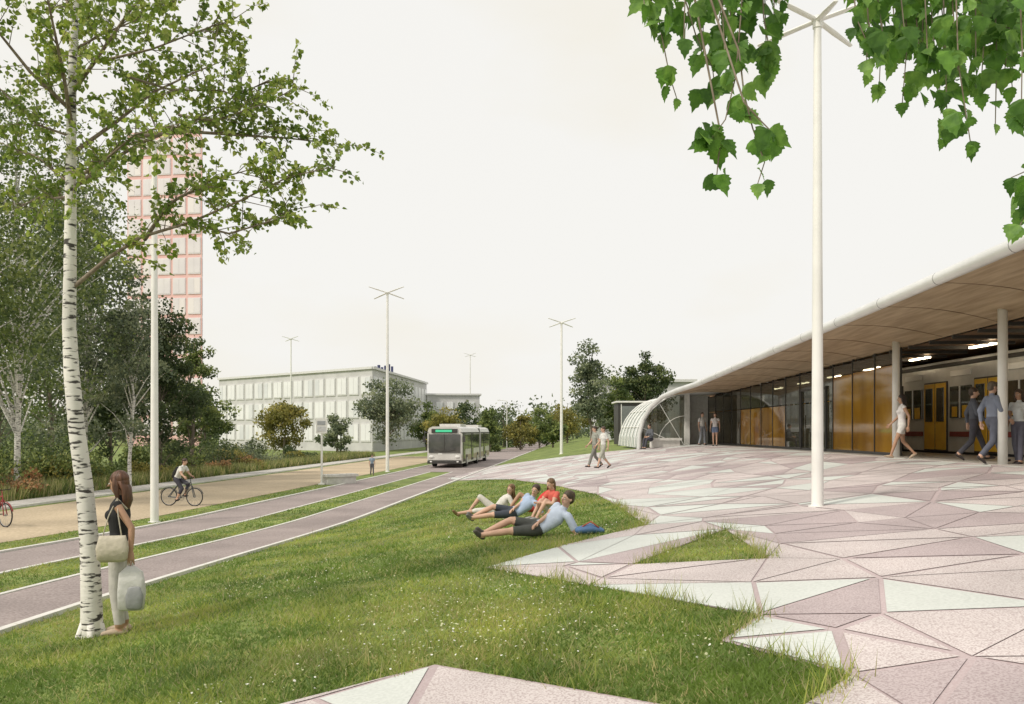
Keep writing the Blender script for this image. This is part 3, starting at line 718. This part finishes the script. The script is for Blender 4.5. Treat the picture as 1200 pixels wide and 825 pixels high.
m=MB(); m.box((15,100,3.0),(11,8,9),0,0); facade(m,(9.5,96),(20.5,96),0,7,5,3,.6,.5,.05,1,3); m.box((15,100,7.6),(11.6,8.6,.3),0,3); m.obj('house',[M_of,M_win,M_win2,M_fr])

# ---------------------------------------------------------------- people
SK1=cm('skin_light',(.60,.38,.28),bump=.05); SK2=cm('skin_tan',(.44,.26,.17),bump=.05)
M_eye=cm('eye_white',(.75,.74,.72),rough=.2,bump=0); M_iris=cm('eye_iris',(.03,.02,.015),rough=.2,bump=0); M_lip=cm('lips',(.38,.14,.12),bump=0)
BASE=dict(pel=(0,0,.95),waist=(0,.0,1.10),chest=(0,-.005,1.29),neck=(0,.015,1.47),head=(0,-.015,1.635),
 shL=(.17,.01,1.41),elL=(.225,.03,1.13),wrL=(.24,-.04,.89),hipL=(.085,0,.93),knL=(.095,-.02,.50),anL=(.1,.03,.09),toL=(.115,-.14,.035))
for k in list(BASE):
    if k.endswith('L'): a=BASE[k]; BASE[k[:-1]+'R']=(-a[0],a[1],a[2])
_counter={}
def human(name,x,y,yaw,H=1.72,J={},skin=SK1,hair=(.05,.03,.02),top=(.7,.7,.7),bottom=(.1,.1,.14),shoe=(.05,.04,.04),sleeve=.55,legs=1.95,female=False,hairlen=0,face=None,vox=.016,z=None,extra=None,exmats=[],belt=.25):
    j={k:Vector(v) for k,v in {**BASE,**J}.items()}
    t=MB(); segs=[]
    fw=1.0 if not female else .9
    sd_lo=(j['hipL']-j['hipR']).normalized(); sd_hi=(j['shL']-j['shR']).normalized(); sdm=(sd_lo+sd_hi).normalized()
    low=j['pel']+(j['pel']-j['waist']).normalized()*.06
    up=j['chest'].lerp(j['neck'],.62)
    t.loft([low,j['pel'],j['waist'],j['chest'],up,j['neck']],[.135,.155 if not female else .165,.135 if not female else .118,.158*fw,.13*fw,.06],[.09,.11,.095,.118,.095,.055],side=[sd_lo,sd_lo,sdm,sd_hi,sd_hi,sd_hi],seg=20)
    segs+= [(low,j['waist'],.12,'tl'),(j['waist'],j['chest'],.12,'tt'),(j['chest'],up,.12,'tt'),(up,j['shL'],.05,'tt'),(up,j['shR'],.05,'tt')]
    fwd=(j['neck']-j['pel']).normalized().cross(sd_hi); fwd=-fwd if fwd.y>0 and abs(fwd.y)>.3 else fwd
    if female:
        for s in(-1,1): t.ell(j['chest']+sd_hi*(.065*s)+fwd*.075,(.06,.055,.06))
    hd=j['head']; fc=Vector(face) if face else Vector((0,-1,0)); upv=(hd-j['neck']).normalized()
    upv=(upv+Vector((0,0,.6))).normalized(); fc=(fc-upv*fc.dot(upv)).normalized(); rt=fc.cross(upv)
    RM=Matrix((rt,-fc,upv)).transposed()
    def hp(a,b,c): return hd+rt*a-fc*b+upv*c
    t.loft([j['neck'],hp(0,.02,-.05)],[.056*fw,.05*fw],seg=12)
    t.ell(hp(0,.012,.025),(.076,.095,.095),RM); t.ell(hp(0,-.018,-.045),(.056,.066,.07),RM)
    t.ell(hp(0,-.045,-.095),(.028,.025,.02),RM)
    t.loft([hp(0,-.085,.015),hp(0,-.108,-.022)],[.009,.014],seg=8)
    for s in(-1,1): t.ell(hp(.078*s,.012,-.008),(.01,.018,.03),RM)
    segs+= [(j['neck'],hp(0,.02,-.05),.05,'n'),(hp(0,0,-.06),hp(0,.01,.06),.085,'n')]
    for s in'LR':
        sh,el,wr,hi,kn,an,to=[j[k+s] for k in('sh','el','wr','hip','kn','an','to')]
        f=.9 if female else 1.0
        t.loft([up.lerp(sh,.35),sh,sh.lerp(el,.35),el],[.062*f,.056*f,.047*f,.038*f],seg=12)
        t.loft([el,el.lerp(wr,.3),wr],[.038*f,.039*f,.025*f],seg=12)
        segs+= [(sh,el,.045,'a0'),(el,wr,.032,'a1')]
        if sleeve>0:
            e=min(sleeve,1.0); t.loft([sh,sh.lerp(el,e)],[.064*f,.056*f+.006],seg=12)
            if sleeve>1: t.loft([el,el.lerp(wr,sleeve-1)],[.05*f,.038*f],seg=12)
        t.loft([hi,hi.lerp(kn,.35),kn],[.088,.078,.054*f],seg=14)
        t.loft([kn,kn.lerp(an,.3),kn.lerp(an,.65),an],[.052*f,.054*f,.043*f,.034*f],seg=14)
        if legs>0:
            e=min(legs,1.0); t.loft([hi,hi.lerp(kn,e)],[.096,.094-.028*e],seg=14)
            if legs>1: e=min(legs-1,1); t.loft([kn,kn.lerp(an,e)],[.067,.067-.012*e],seg=14)
        segs+= [(hi,kn,.08,'l0'),(kn,an,.05,'l1')]
        fd=(to-an); heel=an-Vector((fd.x,fd.y,0)).normalized()*.045+(Vector((0,0,-.045)) if abs(fd.z)<.08 else Vector((0,0,-.02)))
        t.loft([heel,an.lerp(to,.5)+Vector((0,0,-.015)),to],[.036,.043,.038],[.036,.036,.024],seg=12)
        t.loft([an,heel],[.036,.034],seg=10)
        segs.append((heel,to,.04,'f')); segs.append((an,heel,.036,'f'))
        hv=(wr-el).normalized(); wv=Vector((0,-1,0)) if abs(hv.y)<.8 else Vector((0,0,1)); wv=(wv-hv*wv.dot(hv)).normalized()
        t.loft([wr,wr+hv*.045,wr+hv*.085],[.026,.038,.038],[.018,.016,.014],side=wv,seg=12)
        segs.append((wr,wr+hv*.09,.03,'h'))
    me0=t.obj('tmp',[]) ; me0.data.validate()
    md=me0.modifiers.new('r','REMESH'); md.mode='VOXEL'; md.voxel_size=vox
    ms=me0.modifiers.new('s','SMOOTH'); ms.factor=.5; ms.iterations=3 if vox>.012 else 5
    dg=bpy.context.evaluated_depsgraph_get(); ev=me0.evaluated_get(dg); me=ev.to_mesh()
    nv=len(me.vertices); v=np.zeros(nv*3,np.float32); me.vertices.foreach_get('co',v); v=v.reshape(-1,3).astype(float)
    li=np.zeros(len(me.loops),np.int32); me.loops.foreach_get('vertex_index',li); lt=np.zeros(len(me.polygons),np.int32); me.polygons.foreach_get('loop_total',lt)
    cen=np.zeros(len(me.polygons)*3,np.float32); me.polygons.foreach_get('center',cen); cen=cen.reshape(-1,3)
    ev.to_mesh_clear(); dat=me0.data; bpy.data.objects.remove(me0); bpy.data.meshes.remove(dat)
    best=np.full(len(cen),1e9); mi=np.zeros(len(cen),int)
    for a,b,r,k in segs:
        a=np.array(a);b=np.array(b);ab=b-a; tt=np.clip(((cen-a)@ab)/(ab@ab+1e-9),0,1)
        dd=np.linalg.norm(cen-(a+tt[:,None]*ab),axis=1)-r
        if k=='tl': c=np.where(tt<belt+.35,2,1)
        elif k=='tt': c=np.full(len(cen),1)
        elif k in'nh': c=np.zeros(len(cen),int)
        elif k=='a0': c=np.where(tt<=sleeve,1,0)
        elif k=='a1': c=np.where(tt<=sleeve-1,1,0)
        elif k=='l0': c=np.where(tt<=legs,2,0)
        elif k=='l1': c=np.where(tt<=legs-1,2,0)
        else: c=np.full(len(cen),3)
        u=dd<best; best=np.where(u,dd,best); mi=np.where(u,c,mi)
    b=MB(); b.raw(v,li,lt,mi)
    for s in'LR':
        el,wr=j['el'+s],j['wr'+s]; hv=(wr-el).normalized(); wv=Vector((0,-1,0)) if abs(hv.y)<.8 else Vector((0,0,1)); wv=(wv-hv*wv.dot(hv)).normalized()
        sg=1 if s=='L' else -1; nv_=hv.cross(wv)*(1); nv_=nv_ if nv_.x*sg<0 else -nv_
        for o,l in((.028,.066),(.010,.076),(-.009,.07),(-.027,.054)):
            p=wr+hv*.085+wv*o; b.loft([p-hv*.015,p+hv*l*.4+nv_*.006,p+hv*l*.75+nv_*.02,p+hv*l*.9+nv_*.036],[.0092,.0088,.008,.0068],mat=0,seg=7)
        p=wr+hv*.03+wv*.026; b.loft([p,p+hv*.025+wv*.02+nv_*.01,p+hv*.055+wv*.026+nv_*.02],[.012,.0105,.008],mat=0,seg=7)
    for s in(-1,1):
        b.ell(hp(.031*s,-.078,.0),(.014,.009,.009),RM,5,8,6); b.ell(hp(.031*s,-.085,.0),(.0065,.004,.0065),RM,6,8,6)
        b.loft([hp(.015*s,-.09,.022),hp(.045*s,-.08,.024)],[.003,.003],mat=4,seg=5)
    b.loft([hp(-.022,-.083,-.055),hp(0,-.09,-.054),hp(.022,-.083,-.055)],[.004,.0065,.004],mat=7,seg=6)
    b.ell(hp(0,.026,.045),(.085,.1,.09),RM,4,18,12)
    b.ell(hp(0,.052,.0),(.078,.07,.085),RM,4,16,10)
    if hairlen>0:
        L=hairlen
        b.loft([hp(0,.04,.02),hp(0,.085,-.07),hp(0,.1,-.07)+Vector((0,0,-L*.5)),hp(.0,.09,-.05)+Vector((0,0,-L))],[.082,.085,.09,.045],[.05,.045,.04,.02],side=[rt]*4,mat=4,seg=14)
        for s in(-1,1): b.loft([hp(.07*s,.01,.04),hp(.083*s,.01,-.04),hp(.085*s,.03,-.07)+Vector((0,0,-L*.35))],[.02,.026,.014],[.03,.035,.02],mat=4,seg=8)
    if extra: extra(b,j)
    _counter[name]=_counter.get(name,0)+1; nm='%s_%d'%(name,_counter[name])
    def cl(s,c): return make_mat(nm+s,tuple(q*.78 for q in c),c,scale=7,rough=.85,bump=.6)
    hm=make_mat(nm+'_hair',tuple(q*.6 for q in hair),tuple(q*1.5 for q in hair),scale=30,rough=.5,bump=.8,stretch=(1,1,.15))
    zz=zf(x,y) if z is None else z; s=H/1.75
    X=Matrix.Translation((x,y,zz))@Matrix.Rotation(math.radians(yaw),4,'Z')@Matrix.Scale(s,4)
    return b.obj(name,[skin,cl('_top',top),cl('_bottom',bottom),cl('_shoe',shoe),hm,M_eye,M_iris,M_lip]+exmats,smooth=True,xf=X)
WALK=dict(knL=(.09,-.17,.53),anL=(.09,-.30,.13),toL=(.10,-.46,.10),knR=(-.09,.05,.50),anR=(-.09,.33,.19),toR=(-.09,.22,.05),
 elL=(.23,.12,1.15),wrL=(.23,.10,.90),elR=(-.23,-.05,1.14),wrR=(-.21,-.24,.96))
STEP=dict(knL=(.09,-.08,.51),anL=(.09,-.1,.09),toL=(.1,-.26,.035),knR=(-.09,.0,.50),anR=(-.1,.14,.1),toR=(-.11,-.02,.035))
REC=dict(pel=(0,0,.13),waist=(.14,0,.19),chest=(.29,0,.30),neck=(.42,0,.43),head=(.47,-.03,.58),shL=(.46,-.13,.33),shR=(.34,.12,.46),elL=(.60,-.17,.05),wrL=(.50,-.38,.04),
 elR=(.20,.0,.34),wrR=(.02,-.12,.24),hipL=(0,-.07,.12),hipR=(-.01,.07,.17),knL=(-.42,-.09,.11),knR=(-.37,.05,.26),anL=(-.83,-.08,.06),anR=(-.78,.08,.07),toL=(-.92,-.16,.13),toR=(-.88,.02,.15))
RECL=dict(REC,head=(.40,-.02,.60),neck=(.36,0,.46),chest=(.24,0,.32),waist=(.12,0,.19),shL=(.36,-.16,.42),shR=(.36,.16,.44),elL=(.48,-.2,.18),wrL=(.52,-.2,.03),elR=(.5,.2,.2),wrR=(.54,.2,.03),knR=(-.30,.1,.42),anR=(-.56,.1,.08),toR=(-.7,.1,.04))
SIT=dict(pel=(0,0,.12),waist=(0,-.01,.26),chest=(0,-.06,.44),neck=(0,-.1,.61),head=(0,-.15,.76),shL=(.17,-.09,.56),shR=(-.17,-.09,.56),elL=(.24,-.25,.36),elR=(-.24,-.25,.36),wrL=(.08,-.44,.38),wrR=(-.08,-.44,.36),
 hipL=(.09,-.02,.11),hipR=(-.09,-.02,.11),knL=(.12,-.34,.42),knR=(-.12,-.32,.40),anL=(.1,-.56,.08),anR=(-.1,-.54,.08),toL=(.11,-.74,.035),toR=(-.11,-.72,.035))
CHAIR=dict(pel=(0,.0,.55),waist=(0,.0,.70),chest=(0,-.04,.88),neck=(0,-.06,1.06),head=(0,-.1,1.21),shL=(.17,-.05,1.0),shR=(-.17,-.05,1.0),elL=(.23,-.08,.74),elR=(-.23,-.08,.74),wrL=(.12,-.3,.66),wrR=(-.12,-.3,.66),
 hipL=(.09,0,.53),hipR=(-.09,0,.53),knL=(.12,-.40,.50),knR=(-.12,-.36,.52),anL=(.12,-.52,.09),anR=(-.12,-.44,.09),toL=(.13,-.7,.035),toR=(-.13,-.6,.035))

# woman with bags
M_tote=cm('tote_canvas',(.55,.50,.40),bump=.6,scale=14); M_gbag=cm('grey_bag',(.30,.31,.32),bump=.5); M_wbag=cm('white_bag',(.58,.58,.56),bump=.6,scale=12)
def bags(b,j):
    wr=j['wrL']; hx=.30
    b.loft([(hx,.0,1.10),(hx,.0,1.06),(hx+.01,.0,.97),(hx+.01,.0,.86),(hx,0,.83)],[.13,.14,.16,.15,.12],[.012,.03,.05,.04,.02],side=(0,1,0),mat=8,seg=24,sq=.5,rnd=False)
    for o in(-.10,.09): b.loft([(hx,o,1.08),(.25,o*.5,1.3),(.15,.01,1.475),(.10,o*.4+.06,1.36)],[.013]*4,[.006]*4,mat=8,seg=6)
    c=(wr.x+.0,wr.y,wr.z-.12)
    b.loft([(c[0],c[1],c[2]-.03),(c[0],c[1],c[2]-.10),(c[0]+.01,c[1]+.01,c[2]-.30),(c[0],c[1],c[2]-.48),(c[0],c[1],c[2]-.5)],[.04,.12,.14,.13,.11],[.012,.035,.06,.045,.03],side=(0,1,0),mat=10,seg=24,sq=.55,rnd=False)
    b.loft([(c[0]+.045,c[1]+.04,c[2]-.26),(c[0]+.05,c[1]+.045,c[2]-.34),(c[0]+.045,c[1]+.04,c[2]-.46)],[.07,.09,.08],[.025,.035,.03],side=(0,1,0),mat=9,seg=18,sq=.6)
    for o in(-.04,.04): b.loft([(c[0],c[1]+o*.6,c[2]-.05),(wr.x+.005,wr.y+o*.3,wr.z-.095)],[.007]*2,mat=10,seg=6)
wx,wy=S(140,743)
human('woman_with_bags',wx,wy,-78,1.68,dict(elL=(.225,.17,1.17),wrL=(.25,.17,.92),knR=(-.09,-.05,.5)),skin=SK2,hair=(.10,.045,.025),top=(.02,.02,.022),bottom=(.56,.54,.51),shoe=(.5,.4,.3),sleeve=0,legs=1.9,female=True,hairlen=.26,vox=.009,extra=bags,exmats=[M_tote,M_gbag,M_wbag],face=(-.25,-1,-.1))

def H_at(px,py,name,yaw,J,**k):
    x,y=S(px,py); return human(name,x,y,yaw,J=J,**k)
H_at(628,630,'reclining_man',6,REC,H=1.8,skin=SK1,hair=(.06,.04,.02),top=(.54,.62,.76),bottom=(.07,.075,.07),shoe=(.12,.11,.1),sleeve=.7,legs=.85,vox=.011,face=(-.85,-.5,.0))
H_at(578,604,'reclining_woman',4,RECL,H=1.68,skin=SK1,hair=(.16,.09,.04),top=(.74,.72,.68),bottom=(.64,.62,.57),shoe=(.3,.2,.1),sleeve=.6,legs=1.0,female=True,hairlen=.18,vox=.012,face=(-.6,-.8,0))
H_at(600,609,'reclining_man',10,REC,H=1.75,skin=SK1,hair=(.05,.03,.02),top=(.38,.48,.66),bottom=(.05,.06,.08),shoe=(.2,.2,.2),sleeve=.7,legs=.9,vox=.012,face=(-.5,-.8,0))
H_at(626,601,'reclining_woman',14,RECL,H=1.66,skin=SK2,hair=(.10,.05,.03),top=(.62,.04,.04),bottom=(.55,.06,.06),shoe=(.3,.2,.2),sleeve=.5,legs=.6,female=True,hairlen=.1,vox=.012,face=(-.4,-.9,0))
H_at(652,608,'sitting_man',-60,SIT,H=1.5,skin=SK1,hair=(.14,.08,.04),top=(.60,.12,.09),bottom=(.5,.48,.45),shoe=(.3,.3,.3),sleeve=.5,legs=.9,vox=.012,face=(.2,-1,-.2))
bx2,by2=S(690,626); m=MB()
m.loft([(bx2-.16,by2,zf(bx2,by2)+.06),(bx2+.02,by2,zf(bx2,by2)+.09),(bx2+.2,by2+.03,zf(bx2,by2)+.05)],[.09,.13,.07],[.05,.08,.04],side=(0,1,0),seg=14); m.loft([(bx2-.1,by2-.05,zf(bx2,by2)+.12),(bx2+.02,by2-.1,zf(bx2,by2)+.2),(bx2+.14,by2-.05,zf(bx2,by2)+.11)],[.012]*3,seg=6,mat=1)
m.obj('duffel_bag',[cm('bag_blue',(.10,.2,.40)),cm('bag_red',(.5,.12,.08))],smooth=True)

H_at(697,549,'walking_man',-75,WALK,H=1.75,top=(.33,.34,.30),bottom=(.22,.22,.2),sleeve=.6,vox=.018)
H_at(707,550,'walking_man',-70,WALK,H=1.7,top=(.68,.68,.66),bottom=(.42,.42,.36),sleeve=.6,legs=1.2,vox=.018)
H_at(823,522,'standing_man',25,STEP,H=1.75,top=(.75,.75,.75),bottom=(.35,.37,.42),sleeve=.6,vox=.018)
H_at(838,523,'standing_woman',-20,STEP,H=1.68,top=(.74,.72,.75),bottom=(.2,.26,.42),sleeve=.3,legs=.5,female=True,hairlen=.15,vox=.018)
x,y=S(757,527); human('sitting_man',x+.25,y,-55,1.78,CHAIR,top=(.12,.13,.15),bottom=(.06,.06,.08),sleeve=1.8,vox=.018)
H_at(436,557,'child',20,STEP,H=1.25,top=(.3,.38,.5),bottom=(.12,.12,.15),vox=.018)
x,y=S(1057,539)
human('walking_woman',x,y,-100,1.72,WALK,skin=SK2,hair=(.02,.012,.01),top=(.70,.68,.68),bottom=(.70,.69,.67),shoe=(.5,.4,.3),sleeve=.05,legs=.55,female=True,hairlen=.22,vox=.012)
x,y=S(1141,541); human('walking_man',x,y,70,1.8,WALK,top=(.10,.11,.14),bottom=(.07,.07,.09),sleeve=1.9,vox=.014)
x,y=S(1163,545); human('walking_man',x,y,95,1.84,WALK,skin=SK1,hair=(.09,.07,.05),top=(.22,.25,.33),bottom=(.10,.11,.15),sleeve=1.9,vox=.013)
x,y=S(1194,545); human('standing_woman',x,y,-60,1.66,STEP,skin=SK2,top=(.62,.66,.68),bottom=(.12,.12,.16),female=True,hairlen=.2,sleeve=.5,vox=.014)

# bicycles
def bike(b,mf,mt,mm):
    for yy in(-.52,.52):
        b.ring((0,yy,.34),.325,.018,(1,0,0),mt); b.ring((0,yy,.34),.30,.008,(1,0,0),mm)
        for k in range(12):
            a=k*math.pi/6; b.loft([(0,yy,.34),(0,yy+math.cos(a)*.3,.34+math.sin(a)*.3)],[.0025]*2,mat=mm,seg=4,rnd=False)
        b.loft([(-.04,yy,.34),(.04,yy,.34)],[.02]*2,mat=mm,seg=8)
        b.loft([(0,yy+math.cos(t)*.37,.34+math.sin(t)*.37) for t in np.linspace(.3,2.8,8)],[.025]*8,[.004]*8,side=(1,0,0),mat=mf,seg=6)
    fr=[((0,.04,.29),(0,.17,.86)),((0,.04,.29),(0,-.38,.80)),((0,.15,.80),(0,-.37,.86)),((0,-.36,.92),(0,-.41,.72)),((0,.17,.86),(0,.18,.95)),((0,-.36,.92),(0,-.34,1.03))]
    for s in(-.05,.05): fr+= [((s,.52,.34),(s*.3,.05,.29)),((s,.52,.34),(s*.3,.15,.78)),((s,-.52,.34),(s*.5,-.41,.74))]
    for a,c in fr: b.loft([a,c],[.016]*2,mat=mf,seg=8)
    b.loft([(-.28,-.26,1.05),(-.2,-.36,1.04),(0,-.36,1.03),(.2,-.36,1.04),(.28,-.26,1.05)],[.013]*5,mat=mt,seg=6)
    b.loft([(0,.30,.97),(0,.18,.97),(0,.05,.965)],[.08,.06,.02],[.02,.025,.015],side=(1,0,0),mat=mt,seg=10)
    b.ring((.05,.04,.29),.09,.008,(1,0,0),mm,18)
    b.loft([(.06,.04,.29),(.08,-.09,.34)],[.01]*2,mat=mm,seg=6); b.loft([(-.06,.04,.29),(-.08,.12,.2)],[.01]*2,mat=mm,seg=6)
    b.box((.12,-.09,.34),(.1,.08,.02),0,mt); b.box((-.12,.12,.2),(.1,.08,.02),0,mt)
RIDE=dict(pel=(0,.2,1.0),waist=(0,.14,1.13),chest=(0,.03,1.31),neck=(0,-.07,1.46),head=(0,-.13,1.62),shL=(.17,-.05,1.41),shR=(-.17,-.05,1.41),elL=(.23,-.14,1.18),elR=(-.23,-.14,1.18),wrL=(.25,-.24,1.10),wrR=(-.25,-.24,1.10),
 hipL=(.085,.18,.98),hipR=(-.085,.18,.98),knL=(.11,-.2,.80),anL=(.11,-.06,.42),toL=(.12,-.17,.375),knR=(-.1,-.08,.64),anR=(-.11,.13,.28),toR=(-.12,.02,.24))
def rider(b,j): bike(b,8,9,10); b.loft([(0,.30,1.08),(0,.24,1.2),(0,.16,1.38)],[.12,.14,.1],[.07,.09,.06],side=(1,0,0),mat=9,seg=12,sq=.7)
x,y=S(213,593); human('cyclist',x,y,78,1.72,RIDE,top=(.74,.74,.72),bottom=(.05,.05,.07),sleeve=.6,legs=1.5,vox=.015,extra=rider,exmats=[cm('bike_frame',(.08,.09,.1)),M_tyre,cm('bike_metal',(.4,.4,.4),metal=.6)])
b=MB(); bike(b,0,1,2); x,y=S(-6,617); b.obj('bicycle',[cm('bike_frame_red',(.3,.05,.05)),M_tyre,cm('bike_metal',(.4,.4,.4))],smooth=True,xf=Matrix.Translation((x,y,zf(x,y)))@Matrix.Rotation(math.radians(60),4,'Z'))

# ---------------------------------------------------------------- world, sun, camera
w=bpy.data.worlds.new('World'); scene.world=w; w.use_nodes=True; nt=w.node_tree
bg=nt.nodes['Background']; out=nt.nodes['World Output']
sky=nt.nodes.new('ShaderNodeTexSky'); sky.sky_type='NISHITA'; sky.sun_disc=False
az=math.radians(-125); el=math.radians(46)
sky.sun_elevation=el; sky.sun_rotation=az; sky.dust_density=4
nt.links.new(sky.outputs[0],bg.inputs[0]); bg.inputs[1].default_value=.1
bg2=nt.nodes.new('ShaderNodeBackground'); bg2.inputs[1].default_value=1.0
tc=nt.nodes.new('ShaderNodeTexCoord'); n=nt.nodes.new('ShaderNodeTexNoise'); n.inputs['Scale'].default_value=1.6; n.inputs['Detail'].default_value=5
mp=nt.nodes.new('ShaderNodeMapping'); mp.inputs['Scale'].default_value=(1,1,2.2); nt.links.new(tc.outputs['Generated'],mp.inputs[0]); nt.links.new(mp.outputs[0],n.inputs['Vector'])
r=nt.nodes.new('ShaderNodeValToRGB'); r.color_ramp.elements[0].position=.38; r.color_ramp.elements[0].color=(.93,.88,.76,1); r.color_ramp.elements[1].position=.58; r.color_ramp.elements[1].color=(.96,.945,.905,1)
nt.links.new(n.outputs[0],r.inputs[0]); nt.links.new(r.outputs[0],bg2.inputs[0])
mx=nt.nodes.new('ShaderNodeMixShader'); mx.inputs[0].default_value=.95
nt.links.new(bg.outputs[0],mx.inputs[1]); nt.links.new(bg2.outputs[0],mx.inputs[2]); nt.links.new(mx.outputs[0],out.inputs[0])
sl=bpy.data.lights.new('sun','SUN'); sl.energy=2.5; sl.angle=math.radians(9); sl.color=(1,.92,.80)
so=bpy.data.objects.new('sun',sl); scene.collection.objects.link(so)
sd=Vector((math.sin(az)*math.cos(el),math.cos(az)*math.cos(el),math.sin(el)))
so.rotation_euler=sd.to_track_quat('Z','Y').to_euler()
scene.view_settings.view_transform='Standard'; scene.view_settings.look='None'; scene.view_settings.exposure=0
cam=bpy.data.cameras.new('camera'); co=bpy.data.objects.new('camera',cam); scene.collection.objects.link(co)
co.location=(0,0,CAMZ); co.rotation_euler=(math.radians(90),0,0); cam.lens=30; cam.sensor_width=36; cam.shift_y=(HOR-412.5)/1200
cam.clip_end=4000; cam.clip_start=.05; scene.camera=co
